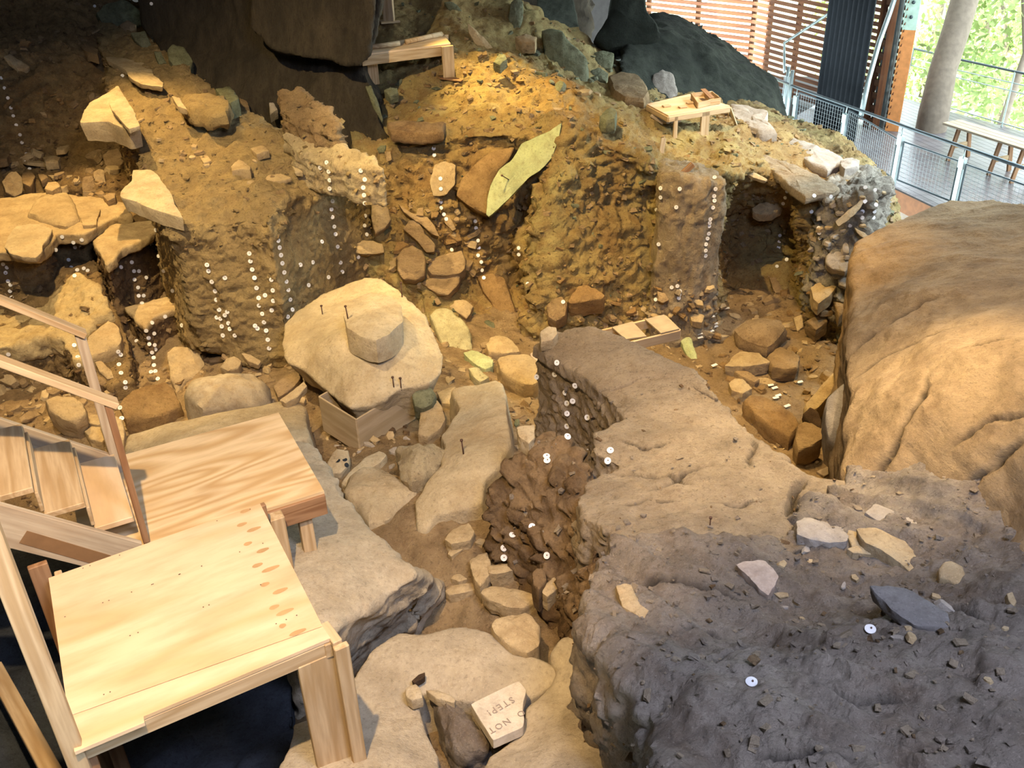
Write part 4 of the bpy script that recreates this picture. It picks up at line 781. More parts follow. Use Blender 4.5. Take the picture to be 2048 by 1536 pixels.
('stone_slab', 'narrow slab leaning in the back of the hollow', [(1539,556),(1551,553),(1574,597),(1555,600)], dict(f=.6, t=.1, mat=BRN)),
('boulder', 'big smooth domed boulder in the upper pit', [(1464,664),(1492,645),(1526,636),(1560,642),(1573,657),(1556,686),(1536,702),(1506,692),(1480,682)], dict(f=.2, t=.18, mat='earth_tan', rnd_=.9, bulge=.2)),
('stone_slab', 'flat slab with a dark broken edge in the pit', [(1450,732),(1462,716),(1480,705),(1519,705),(1539,724),(1515,730),(1485,733)], dict(t=.16, mat=TAN, rnd_=.1)),
('stone', 'flat brown stone below the dark edged slab', [(1464,739),(1480,737),(1492,741),(1519,758),(1510,764),(1482,752)], dict(t=.14, mat=BRN)),
('stone', 'tan stone on the sunny left slope of the pit', [(1457,766),(1470,758),(1485,757),(1505,776),(1485,787),(1464,780)], dict(t=.16, mat=TAN)),
('stone', 'broad low rock near the centre of the pit', [(1532,712),(1545,700),(1560,692),(1585,700),(1601,712),(1594,734),(1570,738),(1545,734)], dict(t=.2, mat=BRN, rnd_=.4)),
('boulder', 'long log shaped rock leaning at the pit right edge', [(1606,812),(1622,795),(1642,776),(1668,744),(1690,722),(1692,742),(1676,772),(1654,798),(1632,822),(1612,826)], dict(f=.3, t=.25, mat=TAN, rnd_=.6)),
('stone', 'dark brown rounded stone under the log shaped rock', [(1606,828),(1620,813),(1636,823),(1644,842),(1642,856),(1618,846)], dict(f=.4, t=.2, mat='earth_dark', rnd_=.5)),
('boulder', 'whitish grey boulder against the right boulder in the pit', [(1652,800),(1668,780),(1690,762),(1696,820),(1694,905),(1672,894),(1654,878),(1650,840)], dict(f=.5, t=.4, mat=GREY, rnd_=.4)),
('boulder', 'brown boulder at the bottom of the pit', [(1594,850),(1608,842),(1624,843),(1649,862),(1645,880),(1618,896),(1596,904),(1590,880)], dict(f=.3, t=.3, mat=BRN, rnd_=.5)),
('boulder', 'long tan ridge of rock beside the middle baulk in the pit', [(1485,800),(1500,790),(1522,790),(1560,808),(1588,830),(1596,852),(1580,872),(1545,856),(1510,830)], dict(f=.1, t=.3, mat='earth_orange', rnd_=.4)),
('boulder', 'large tan rock in the gap left of the middle baulk', [(992,718),(1005,710),(1030,706),(1060,707),(1075,720),(1078,760),(1067,771),(1045,768),(1022,756),(1000,736)], dict(f=.2, t=.32, mat=TAN, rnd_=.3)),
('stone_slab', 'greenish flat slab left of the large tan rock', [(927,706),(947,700),(966,708),(985,720),(985,732),(971,738),(950,728)], dict(t=.12, mat='slab_green', rnd_=.1)),
('stone', 'tilted greenish stone below the greenish flat slab', [(937,736),(955,734),(970,748),(978,754),(960,764),(946,752)], dict(f=.3, t=.14, mat='slab_tan')),
('stone', 'cracked tan stone behind the greenish flat slab', [(971,689),(980,678),(992,672),(1012,672),(1028,686),(1040,703),(1012,706),(978,703)], dict(f=.2, t=.2, mat=TAN)),
('stone', 'pale rounded cobble behind the middle baulk end', [(1079,664),(1088,656),(1098,652),(1114,655),(1116,668),(1106,680),(1081,686)], dict(f=.3, t=.12, mat=PALE, rnd_=.7)),
('stone', 'reddish pale cobble set in the corner of the middle baulk', [(1060,708),(1070,702),(1082,710),(1090,732),(1076,740),(1064,725)], dict(f=.92, t=.07, mat='cobble', rnd_=.6)),
('stone', 'squared pale stone at the foot of the middle baulk', [(1033,855),(1050,850),(1069,850),(1069,875),(1057,887),(1038,872)], dict(t=.12, mat=PALE, rnd_=.1)),
('stone', 'pale stone pierced with round holes beside the wooden box', [(655,924),(664,908),(673,898),(697,899),(699,914),(697,928),(681,946),(662,946)], dict(f=.35, t=.14, mat=PALE, rnd_=.3)),
('stone_slab', 'narrow pale slab leading away from the wooden box', [(681,968),(706,938),(733,912),(758,902),(774,910),(762,924),(745,934),(720,950),(694,975)], dict(t=.08, mat=PALE, rnd_=.2)),
('boulder', 'flat pale boulder half buried below the rubble heap', [(684,980),(700,952),(724,932),(750,933),(766,937),(797,957),(822,962),(840,968),(834,985),(800,1010),(770,1040),(735,1046),(712,1015)], dict(t=.12, mat=PALE, rnd_=.6, bulge=.15)),
('earth_block', 'crumbly pale heap of earth and stone beside the leaning slab', [(790,899),(813,889),(845,892),(877,894),(893,902),(885,926),(868,945),(850,957),(825,962),(806,950),(797,935)], dict(t=.16, mat='earth_pale', rnd_=.5, bulge=.2, amp=2.5)),
('stone_slab', 'smooth tan slab right of the wooden box', [(840,822),(855,808),(874,799),(884,815),(892,836),(882,857),(855,873),(836,868)], dict(f=.1, t=.15, mat=TAN)),
('stone', 'pale rock behind the top of the leaning slab', [(874,786),(890,778),(911,773),(906,795),(900,808),(882,806)], dict(t=.15, mat=TAN)),
('boulder', 'dark green rock in the shadow behind the wooden box', [(824,790),(838,776),(862,774),(872,790),(866,806),(846,818),(830,812)], dict(f=.5, t=.25, mat=GRN)),
('stone', 'pale wedge stone on the bare floor before the dark baulk', [(890,1079),(896,1068),(903,1060),(920,1052),(937,1047),(948,1063),(942,1080),(922,1084),(903,1087)], dict(t=.13, mat=TAN, rnd_=.15)),
('stone', 'smaller flat stone just below the pale wedge stone', [(895,1108),(900,1096),(915,1088),(929,1084),(937,1091),(920,1102),(903,1112)], dict(t=.05, mat=TAN)),
('stone', 'upright tan stone left of the undercut flat stone', [(937,1119),(956,1107),(974,1103),(982,1125),(980,1148),(960,1175),(949,1160)], dict(t=.16, mat=TAN, rnd_=.3)),
('stone', 'thick flat stone with a dark undercut below the dark baulk', [(974,1132),(998,1129),(1022,1128),(1034,1138),(1010,1145),(993,1148),(978,1147)], dict(t=.14, mat=TAN, rnd_=.1, taper=.8)),
('stone_slab', 'long flat tan slab below the undercut stone', [(962,1186),(970,1178),(980,1173),(1005,1174),(1034,1177),(1071,1190),(1076,1204),(1042,1217),(1012,1213),(980,1200)], dict(t=.13, mat=TAN, rnd_=.2)),
('stone_slab', 'slanting slab leaning up against the dark baulk foot', [(1084,1186),(1088,1169),(1112,1150),(1138,1136),(1148,1148),(1132,1164),(1112,1180),(1094,1194)], dict(f=.2, t=.16, mat=TAN, rnd_=.2)),
('stone', 'low tan stone beside the big slab boulder tip', [(889,1182),(900,1172),(920,1168),(947,1165),(951,1180),(925,1186),(898,1190)], dict(t=.08, mat=TAN)),
('stone', 'small half buried stone above the low tan stone', [(902,1157),(908,1149),(920,1147),(935,1158),(918,1163)], dict(t=.05, mat=TAN)),
('stone', 'brown chunk of earth and rock above the slanting slab', [(1063,1146),(1074,1136),(1090,1133),(1094,1160),(1078,1182),(1066,1168)], dict(t=.2, mat='earth_brown', rnd_=.4)),
('boulder', 'rounded squarish tan boulder at the end of the curving flat rock', [(982,1250),(988,1238),(1002,1231),(1028,1226),(1051,1223),(1068,1234),(1080,1252),(1082,1275),(1078,1292),(1055,1306),(1030,1298),(1010,1284),(988,1265)], dict(h=4.44, t=.34, mat=TAN, rnd_=.3)),
('earth_block', 'dark rugged lump of earth in the recess left of the written stone tablet', [(868,1400),(898,1405),(925,1414),(945,1440),(966,1468),(980,1486),(970,1500),(935,1512),(906,1496),(885,1460),(872,1430)], dict(h=4.56, t=.22, mat='earth_near', rnd_=.5, amp=2.5, bulge=.15)),
('stone', 'pale pointed stone lying left of the recess', [(811,1376),(831,1368),(842,1380),(846,1395),(823,1401),(812,1392)], dict(h=4.42, t=.08, mat=PALE)),
('stone', 'thin pale sliver of stone at the top of the recess', [(852,1380),(873,1380),(895,1388),(911,1398),(908,1406),(873,1396)], dict(h=4.44, t=.06, mat=PALE)),
('stone', 'small dark stone at the recess upper left corner', [(823,1362),(836,1350),(850,1344),(850,1354),(830,1366)], dict(h=4.44, t=.04, mat='earth_dark')),
('stone', 'thick grey blue sided block on the near baulk top', [(1591,1040),(1610,1036),(1650,1044),(1684,1051),(1696,1072),(1692,1082),(1660,1086),(1620,1078),(1594,1068)], dict(h=3.56, t=.15, mat=GREY, rnd_=.15)),
('stone', 'small pale wedge touching the grey blue block', [(1686,1050),(1703,1049),(1716,1066),(1730,1086),(1704,1094)], dict(h=3.56, t=.1, mat=TAN)),
('stone_slab', 'broad tan slab with a broken right edge on the near baulk', [(1713,1058),(1751,1055),(1796,1078),(1846,1111),(1840,1132),(1829,1153),(1800,1124),(1760,1098),(1730,1084)], dict(h=3.5, t=.1, mat=TAN, rnd_=.1)),
('stone_slab', 'thin flat slab in front of the broad tan slab', [(1693,1097),(1720,1090),(1751,1088),(1780,1104),(1740,1108),(1705,1106)], dict(h=3.56, t=.07, mat=TAN, rnd_=.1)),
('stone_slab', 'long grey slab with a dark side beside the right boulder foot', [(1728,1024),(1751,1008),(1775,1016),(1800,1028),(1830,1044),(1854,1057),(1850,1068),(1820,1060),(1796,1052),(1760,1044)], dict(h=3.52, t=.1, mat=GREY, rnd_=.1)),
('stone', 'upright oval tan stone at the right of the near baulk', [(1877,1138),(1888,1126),(1902,1122),(1925,1132),(1933,1157),(1937,1182),(1920,1178),(1900,1162),(1881,1156)], dict(h=3.32, t=.14, mat=TAN, rnd_=.3, f=.15)),
('stone_slab', 'dark grey flat slab sunk flush in the near baulk', [(1742,1173),(1775,1172),(1813,1177),(1860,1202),(1900,1227),(1896,1254),(1860,1254),(1829,1250),(1785,1222)], dict(t=.06, mat='slab_dark', rnd_=.3, lift=-.045)),
('stone', 'pinkish pale angular stone in the middle of the near baulk', [(1473,1130),(1486,1124),(1531,1124),(1545,1138),(1558,1153),(1548,1176),(1538,1192),(1520,1180),(1500,1156)], dict(h=3.46, t=.08, mat='cobble', rnd_=.1)),
('stone_slab', 'narrow tan slab on the left edge of the near baulk', [(1231,1170),(1246,1167),(1262,1170),(1272,1192),(1285,1215),(1312,1236),(1337,1250),(1322,1248),(1284,1234),(1246,1214)], dict(h=3.42, t=.08, mat=TAN, rnd_=.2)),
('stone_slab', 'long curved grey slab edge low on the near baulk side', [(1234,1288),(1246,1274),(1264,1300),(1283,1335),(1312,1375),(1341,1412),(1374,1471),(1345,1436),(1300,1388),(1262,1362),(1240,1330)], dict(h=3.52, t=.2, mat=GREY, rnd_=.4)),
('stone_slab', 'tan slab standing on the back slope in the lamp light', [(935,46),(950,58),(970,78),(988,99),(986,114),(970,104),(950,86),(938,66)], dict(f=.6, t=.12, mat=TAN, rnd_=.2)),
('boulder', 'tall green boulder on the crest of the back slope', [(1082,60),(1100,56),(1125,62),(1142,89),(1162,104),(1174,118),(1176,150),(1170,176),(1146,180),(1118,168),(1098,148),(1084,126),(1090,104)], dict(f=.75, t=.6, mat=GRN, rnd_=.3)),
('stone', 'squared greenish stone right of the tall green boulder', [(1188,104),(1208,100),(1228,106),(1226,122),(1222,137),(1200,138),(1184,124)], dict(f=.6, t=.3, mat=GRN, rnd_=.2)),
('stone', 'small angular greenish stone under the squared one', [(1180,142),(1197,134),(1217,147),(1212,164),(1194,160)], dict(f=.5, t=.2, mat=GRN)),
('stone', 'whitish green stone at the left end of the huge dark boulder', [(1306,148),(1325,138),(1346,148),(1356,186),(1344,200),(1322,196),(1304,176)], dict(f=.6, t=.25, mat=GREY, rnd_=.3)),
('boulder', 'orange brown mound below the squared greenish stone', [(1216,150),(1240,142),(1270,146),(1290,160),(1300,184),(1290,200),(1250,196),(1224,180)], dict(f=.05, t=.16, mat='earth_tan', rnd_=.8)),
('stone', 'green standing stone against the dark far rocks', [(1022,4),(1034,-6),(1046,4),(1046,36),(1040,62),(1024,58),(1016,36)], dict(f=.8, t=.3, mat=GRN, rnd_=.3)),
('boulder', 'dark upright boulder left of the slatted wall', [(1076,-30),(1140,-30),(1152,20),(1160,62),(1144,88),(1118,70),(1090,60),(1074,20)], dict(f=.8, t=.8, mat='rock_dark', rnd_=.4)),
('boulder', 'dark stump shaped rock in front of the slatted wall', [(1226,-30),(1290,-30),(1296,20),(1318,50),(1322,66),(1298,78),(1262,94),(1214,102),(1184,80),(1196,62),(1214,36)], dict(f=.7, t=.8, mat='rock_dark', rnd_=.4)),
('stone', 'small greenish stone at the upper end of the back slope', [(888,4),(904,2),(916,12),(924,22),(914,28),(896,18)], dict(f=.6, t=.2, mat=GRN)),
('stone', 'green tinted stone on the lamp lit slope', [(986,124),(998,108),(1010,108),(1014,118),(1000,130)], dict(f=.4, t=.15, mat=GRN)),
('stone', 'crumbly yellowish stone along the dark crest', [(1030,74),(1050,68),(1074,74),(1070,84),(1044,84)], dict(f=.4, t=.2, mat=TAN)),
('stone', 'greenish stone below the wooden bench left side', [(768,180),(780,174),(794,176),(796,186),(780,192)], dict(f=.4, t=.14, mat=GRN)),
('stone', 'small bright green stone under the wooden bench', [(791,168),(798,160),(804,157),(804,164),(798,172)], dict(f=.5, t=.1, mat=GRN)),
('boulder', 'flat brown boulder at the left end of the back wall rim', [(772,246),(795,240),(830,243),(868,246),(890,242),(888,262),(850,268),(812,266),(780,264)], dict(f=.1, t=.14, mat='earth_brown', rnd_=.6)),
('stone_slab', 'narrow green slab strip at the right edge of the cliff', [(730,172),(742,171),(752,196),(766,238),(764,246),(748,216)], dict(f=.8, t=.12, mat=GRN, rnd_=.2)),
('stone', 'rounded stone half buried left of the work table', [(1198,234),(1210,220),(1224,213),(1234,224),(1230,238),(1212,242)], dict(f=.2, t=.2, mat=GRN, rnd_=.6)),
('boulder', 'smooth grey brown boulder below the left tag faces', [(372,800),(366,780),(382,762),(420,752),(470,746),(512,750),(536,766),(540,796),(520,816),(460,820),(400,826)], dict(f=.35, t=.45, mat='cobble_grey', rnd_=.6, bulge=.12)),
('boulder', 'yellow stained upright boulder left of the smooth grey brown one', [(332,702),(350,692),(380,694),(400,706),(410,728),(400,752),(372,762),(354,790),(340,760)], dict(f=.5, t=.4, mat=TAN, rnd_=.2)),
('boulder', 'golden brown sloping rock beneath the yellow stained boulder', [(262,780),(290,768),(330,762),(348,778),(362,812),(330,832),(286,838),(250,840),(240,812)], dict(f=.3, t=.3, mat='earth_orange', rnd_=.4)),
('boulder', 'pale angular rock right of the far handrail post', [(168,692),(178,672),(196,656),(216,640),(236,652),(244,676),(236,694),(204,706),(178,716)], dict(h=5.22, f=.25, t=.25, mat=TAN, rnd_=.3)),
('stone', 'oblong stone lying under the pale angular rock', [(190,724),(204,722),(222,742),(228,756),(214,758),(198,742)], dict(f=.5, t=.14, mat=TAN)),
('stone', 'small dark stone against the far handrail post', [(192,752),(206,754),(214,766),(204,772),(192,766)], dict(f=.5, t=.12, mat=BRN)),
('boulder', 'tan rock among the rubble above the stair', [(90,800),(112,790),(150,792),(168,806),(172,830),(150,846),(118,836),(96,820)], dict(f=.4, t=.3, mat=TAN, rnd_=.4)),
('stone', 'flat oval stone right of the near handrail post', [(170,834),(184,828),(206,832),(210,842),(196,850),(176,846)], dict(t=.1, mat=TAN)),
('stone', 'tan stone below the flat oval stone', [(168,862),(184,852),(202,856),(214,872),(204,884),(180,878)], dict(t=.14, mat=TAN)),
('boulder', 'jumbled tan rock next to the stair stringer top', [(200,852),(222,828),(244,836),(250,866),(246,900),(226,906),(210,884)], dict(f=.2, t=.25, mat=TAN)),
('stone', 'tan stone at the base of the spur face', [(440,734),(452,718),(472,712),(482,722),(478,736),(456,742)], dict(f=.4, t=.18, mat=TAN)),
('stone_slab', 'small leaning slab beside the stone at the spur base', [(482,706),(500,708),(522,722),(516,730),(496,722)], dict(f=.4, t=.08, mat=TAN)),
('stone_slab', 'brown slab leaning under the left edge of the boxed boulder', [(548,772),(562,758),(590,742),(604,752),(586,776),(556,796)], dict(f=.4, t=.12, mat=BRN)),
('stone_slab', 'second slab below the leaning brown one', [(560,800),(585,782),(608,762),(614,772),(596,792),(572,806)], dict(f=.3, t=.08, mat=TAN)),
('stone', 'small pale stone under the boxed boulder left corner', [(590,802),(600,792),(612,796),(608,806)], dict(f=.3, t=.08, mat=TAN)),
]
NM = {}
for nm, lb, pts, kw in ROCKS:
    rock(nm, lb, 'boulder' if nm == 'boulder' else ('slab' if nm == 'stone_slab' else ('earth block' if nm == 'earth_block' else 'stone')), pts, **kw)
# ------------------------------------------------------------------ rubble: small angular stones and chips embedded in the cuts
def chip_geo(n, ctr, nrm, size, seed, flat=.38, tiltamp=.45, mixn=.35):
    r = np.random.RandomState(seed); base = np.array([(x, y, z) for x in (-1, 1) for y in (-1, 1) for z in (-1, 1)], float)
    B = base[None] * (1 + r.uniform(-.45, .25, (n, 8, 3))); B[:, :, 0] *= r.uniform(.5, 1.2, (n, 1)); B[:, :, 1] *= r.uniform(.45, 1.0, (n, 1)); B[:, :, 2] *= (flat * r.uniform(.6, 1.3, (n, 1)))
    z = np.array([0, 0, 1.]) * (1 - mixn) + nrm * mixn + r.normal(size=(n, 3)) * tiltamp * .5; z /= np.linalg.norm(z, axis=1, keepdims=True)
    x = r.normal(size=(n, 3)); x -= z * (x * z).sum(1, keepdims=True); x /= np.linalg.norm(x, axis=1, keepdims=True); y = np.cross(z, x)
    W = (B[:, :, 0:1] * x[:, None] + B[:, :, 1:2] * y[:, None] + B[:, :, 2:3] * z[:, None]) * size[:, None, None] * .5
    W = W + ctr[:, None] + nrm[:, None] * (size * .10)[:, None, None]
    q = np.array([(0, 1, 3, 2), (4, 6, 7, 5), (0, 4, 5, 1), (2, 3, 7, 6), (0, 2, 6, 4), (1, 5, 7, 3)])
    return W.reshape(-1, 3), (np.arange(n)[:, None, None] * 8 + q[None]).reshape(-1, 4)
def surf_samples(names, n, filt, seed):
    r = np.random.RandomState(seed); C, Nn, A = [], [], []
    for nm, V, Fq in LIB['surf']:
        if nm not in names: continue
        p = V[Fq]; c = p.mean(1); nn = np.cross(p[:, 2] - p[:, 0], p[:, 3] - p[:, 1]); a = np.linalg.norm(nn, axis=1); C.append(c); Nn.append(nn / (a[:, None] + 1e-12)); A.append(a * filt(c, nn / (a[:, None] + 1e-12)))
    C, Nn, A = np.concatenate(C), np.concatenate(Nn), np.concatenate(A); k = r.choice(len(C), n, p=A / A.sum()); return C[k] + r.normal(size=(n, 3)) * .01, Nn[k]
def in_view(c):
    v = (c - CAM) @ RW; return (v[:, 2] > .3) & (np.abs(v[:, 0] / v[:, 2]) < .62) & (np.abs(v[:, 1] / v[:, 2]) < .48)
def stuff_chips(label, names, n, filt, lo, hi, mats, seed, **kw):
    c, nn = surf_samples(names, n, lambda a, b: filt(a, b) * in_view(a), seed); r = np.random.RandomState(seed + 1)
    up_ = np.where((nn * (CAM - c)).sum(1) < 0, -1, 1); nn = nn * up_[:, None]
    sz = lo * (hi / lo) ** (r.rand(n) ** 2.2); V, Fq = chip_geo(n, c, nn, sz, seed + 2, **kw)
    o3 = np.array([*V.mean(0)[:2], V[:, 2].min()]); me = np_mesh('stone_chips', V - o3, Fq, False)
    for m_ in mats: me.materials.append(MATS[m_])
    me.polygons.foreach_set('material_index', np.repeat(r.randint(0, len(mats), n), 6)[:len(me.polygons)].astype(np.int32))
    o = bpy.data.objects.new('stone_chips', me); col.objects.link(o); o.location = o3; tag(o, label, 'rubble', None, 'stuff')
steep = lambda c, n: np.clip(1.25 - np.abs(n[:, 2]), 0, 1)
one = lambda c, n: np.ones(len(c)); steep = lambda c, n: np.clip(1.25 - np.abs(n[:, 2]), 0, 1); flatn = lambda c, n: (n[:, 2] > .6) * 1.
stuff_chips('small stone chips sticking out of the cut earth bank', ['earth_bank'], 5200, lambda c, n: steep(c, n) * (c[:, 1] < 15), .02, .11, ['earth_tan', 'sandstone_brown', 'bank', 'bank'], 501)
stuff_chips('small chips in the pale fluted earth pillar', ['earth_pillar'], 500, lambda c, n: steep(c, n) * (c[:, 2] < .9), .02, .10, ['pillar', 'pillar', 'earth_tan'], 503)
stuff_chips('small stone chips strewn over the slope behind the bank', ['earth_bank'], 1500, lambda c, n: flatn(c, n), .02, .12, ['earth_tan', 'earth_orange', 'rock_green'], 505)
stuff_chips('small stone chips in the stepped cuts at the left', ['earth_cut', 'terrace_upper', 'terrace_lower', 'block_upper', 'block_lower', 'block_small'], 5200, one, .02, .11, ['left_cut', 'earth_tan', 'left_block'], 511)
stuff_chips('small stone chips along the sides and rim of the spur', ['earth_spur', 'earth_remnant'], 2600, lambda c, n: steep(c, n) * (.25 + 2.5 * (c[:, 2] > 2.0)) + .5 * flatn(c, n), .015, .08, ['spur', 'earth_tan', 'spur'], 521)
stuff_chips('small stones and chips strewn over the excavation floor', ['floor'], 8000, lambda c, n: ((c[:, 1] > 6.3) | (c[:, 0] < -1.4)) * 1. + .35, .015, .11, ['earth_tan', 'sandstone_tan', 'earth_brown'], 531, mixn=.2)
stuff_chips('stone chips stuck in the rough faces of the dark baulks', ['baulk_lower', 'baulk_middle', 'baulk_near'], 2600, steep, .012, .06, ['earth_brown', 'earth_near', 'earth_grey'], 541)
stuff_chips('flaky chips on top of the near baulk', ['baulk_near'], 1100, flatn, .012, .05, ['earth_near', 'earth_grey'], 551)
# larger loose stones, each an object of its own
def chip_mesh(seed, mat):
    r = random.Random(seed); bm = bmesh.new(); n = r.randint(5, 7); top = []; 
    pts = [(math.cos(2 * math.pi * (k + r.uniform(-.3, .3)) / n) * r.uniform(.75, 1.05), math.sin(2 * math.pi * (k + r.uniform(-.3, .3)) / n) * r.uniform(.55, .85)) for k in range(n)]
    hh = r.uniform(.28, .55); lo = [bm.verts.new((x, y, -hh + r.uniform(-.08, .08))) for x, y in pts]; hi = [bm.verts.new((x * r.uniform(.72, .95), y * r.uniform(.72, .95), hh * r.uniform(.6, 1.2))) for x, y in pts]
    bm.faces.new(lo[::-1]); bm.faces.new(hi)
    for k in range(n): bm.faces.new((lo[k], lo[(k + 1) % n], hi[(k + 1) % n], hi[k]))
    bmesh.ops.bevel(bm, geom=bm.edges[:], offset=.06, segments=1, affect='EDGES'); me = bpy.data.meshes.new('stone'); bm.to_mesh(me); bm.free(); me.materials.append(MATS[mat]); return me
PROT = {m_: [chip_mesh(600 + k + 10 * i, m_) for k in range(5)] for i, m_ in enumerate(['sandstone_tan', 'sandstone_brown', 'earth_orange', 'rock_green', 'sandstone_grey'])}
def stones(poly, n, lo, hi, mats, label, group, seed):
    r = random.Random(seed); xs = [p[0] for p in poly]; ys = [p[1] for p in poly]; k = 0; t = 0
    while k < n and t < n * 30:
        t += 1; x, y = r.uniform(min(xs), max(xs)), r.uniform(min(ys), max(ys)); c = False
        for i in range(len(poly)):
            a, b_ = poly[i], poly[(i + 1) % len(poly)]
            if (a[1] > y) != (b_[1] > y) and x < (b_[0] - a[0]) * (y - a[1]) / (b_[1] - a[1]) + a[0]: c = not c
        if not c: continue
        g_ = hit(x, y)
        if g_ is None or g_[4].get('kind') != 'structure': continue
        m_ = r.choice(mats); sz = lo * (hi / lo) ** (r.random() ** 1.6) * .5; n_ = g_[1] if g_[1].dot(Vector(CAM) - g_[0]) > 0 else -g_[1]
        z = (n_ * .35 + Vector((0, 0, .8)) + Vector((r.gauss(0, .25), r.gauss(0, .25), 0))).normalized()
        o = bpy.data.objects.new('stone', r.choice(PROT[m_])); col.objects.link(o); M = z.to_track_quat('Z', 'Y').to_matrix() @ Matrix.Rotation(r.uniform(0, 6.28), 3, 'Z') @ Matrix.Diagonal((sz * r.uniform(.7, 1.4), sz * r.uniform(.6, 1.1), sz * r.uniform(.35, .95)))
        M = M.to_4x4(); M.translation = g_[0] + n_ * sz * .12; o.matrix_world = M; tag(o, label, 'stone', group); k += 1
T_, B_, O_, G_, R_ = 'sandstone_tan', 'sandstone_brown', 'earth_orange', 'rock_green', 'sandstone_grey'
stones([(0,300),(230,290),(240,400),(0,400)], 26, .12, .42, [B_, T_, B_], 'loose brown stone in the rubble at the foot of the far left cut', 'rubble at the foot of the far left cut', 701)
stones([(0,60),(200,60),(200,300),(0,300)], 22, .10, .24, [B_, O_], 'small stone embedded in the far left cut', 'stones embedded in the far left cut', 702)
stones([(0,760),(230,760),(250,880),(0,830)], 30, .12, .3, [T_, B_], 'loose stone in the rubble above the stair', 'rubble above the stair', 703)
stones([(400,700),(620,720),(620,800),(380,760)], 14, .08, .2, [T_, B_], 'loose stone at the foot of the spur face', 'rubble at the foot of the spur', 704)
stones([(830,600),(960,600),(1080,700),(1060,900),(900,780)], 16, .10, .24, [T_, B_, G_], 'loose stone in the gully right of the boxed boulder', 'rubble in the gully', 705)
stones([(1150,590),(1420,560),(1440,650),(1180,655)], 26, .10, .26, [B_, T_, O_], 'loose stone along the base of the earth bank', 'rubble along the bank base', 706)
stones([(1420,600),(1690,560),(1690,900),(1600,930),(1400,700)], 46, .12, .32, [T_, B_, O_], 'loose angular stone on the floor of the right pit', 'rubble in the right pit', 707)
stones([(640,880),(900,830),(900,1000),(760,960)], 18, .06, .16, [T_, T_, R_], 'small stone on the floor around the wooden box', 'small stones around the wooden box', 708)
stones([(780,390),(960,420),(940,600),(790,580)], 16, .14, .36, [B_, O_, T_], 'brown stone packed in the recess of the earth bank', 'stones packed in the recess', 709)
stones([(980,60),(1330,100),(1300,210),(1100,180)], 18, .12, .34, [G_, T_, G_], 'greenish stone on the crest of the back slope', 'stones on the crest of the slope', 710)
stones([(1620,380),(1780,380),(1790,470),(1700,560),(1620,540)], 22, .10, .26, [R_, T_, R_], 'grey stone embedded in the rugged corner block', 'stones embedded in the corner block', 711)
stones([(220,130),(560,260),(560,420),(380,430)], 20, .06, .16, [T_, B_], 'small stone lying on the spur top', 'small stones on the spur top', 712)
stones([(1580,1060),(2040,1150),(2040,1400),(1500,1200)], 16, .04, .11, [R_, T_], 'small stone lying on the near baulk', 'small stones on the near baulk', 713)
# ------------------------------------------------------------------ steel frame of the doorway
fr = empty('door_frame', tuple(H(1768, 256, 6.0)), 'tall steel door frame with an orange panel beside the open deck', 'door frame')
b1 = H(1763, 258, 6.0); vz = np.array([0, 0, 1.])
board('column', b1, b1 + vz * 8.6, .10, .18, 'steel', fr, side=(-wd[0], -wd[1], 0), label='pale steel column')
b1b = H(1750, 256, 6.0) ; board('column', b1b, b1b + vz * 8.6, .12, .16, 'steel_dark', fr, side=(wd[1], -wd[0], 0), label='dark steel column')
b2 = H(1783, 262, 6.0); sdn = (b2 - CAM); sdn[2] = 0; sdn /= np.linalg.norm(sdn)
pt = up_from(b2, 1822, 60); board('panel', b2, pt, .26, .05, 'orange_panel', fr, side=sdn, label='orange painted panel')
board('panel', pt, b2 + vz * 8.6, .26, .05, 'mint', fr, side=sdn, label='pale green upper panel with bolts')
for k in range(3):
    q = pt + vz * (.25 + .27 * k) - sdn * .05; tube('bolt', [q, q - sdn * .03], .035, 'steel_dark', fr)
# strip of perforated angle with daylight through it
ps = empty('perforated_post', tuple(H(1742, 250, 6.0)), 'brown post with a ladder of square holes between the dark curtain and steel column', 'post')
q0 = H(1742, 250, 6.0) - sdn * .25
for sx in (-.13, .13): board('upright', q0 + wd * sx, q0 + wd * sx + vz * 5.5, .14, .04, 'slat_wood', ps, side=sdn)
for k in range(22): board('rung', q0 - wd * .08 + vz * (.15 + k * .26), q0 + wd * .08 + vz * (.15 + k * .26), .13, .04, 'slat_wood', ps, side=sdn)
# slanted steel brace
tube('steel_brace', [S(1722, 232, 20.0), S(1737, 160, 20.4), S(1758, 85, 20.9), S(1778, 30, 21.2), S(1795, -20, 21.4)], .05, 'steel', None, 10,
     label='shiny slanted steel brace in front of the dark curtain', category='brace')
# dark mesh curtain
def curtain(name, A, B, z0, z1, folds, amp, label, cat):
    V = []; Fc = []; n = 80; d = (B - A); L = np.linalg.norm(d); d = d / L; nn = np.array([d[1], -d[0], 0])
    for j in range(2):
        for i in range(n + 1):
            t = i / n; V.append(tuple(A + d * L * t + nn * amp * math.sin(t * folds * 2 * math.pi) + (0, 0, z1 if j else z0)))
    for i in range(n): Fc.append((i, i + 1, n + 2 + i, n + 1 + i))
    o = py_mesh(name, V, Fc, 'black_mesh', None, tuple(A), True); md = o.modifiers.new('s', 'SOLIDIFY'); md.thickness = .01
    return tag(o, label, cat)
curtain('mesh_curtain', S(1632, 214, 21.3) * (1, 1, 0), S(1714, 240, 20.3) * (1, 1, 0), .02, 7, 9, .05, 'black mesh curtain hanging against the slatted wall beside the doorway', 'curtain')

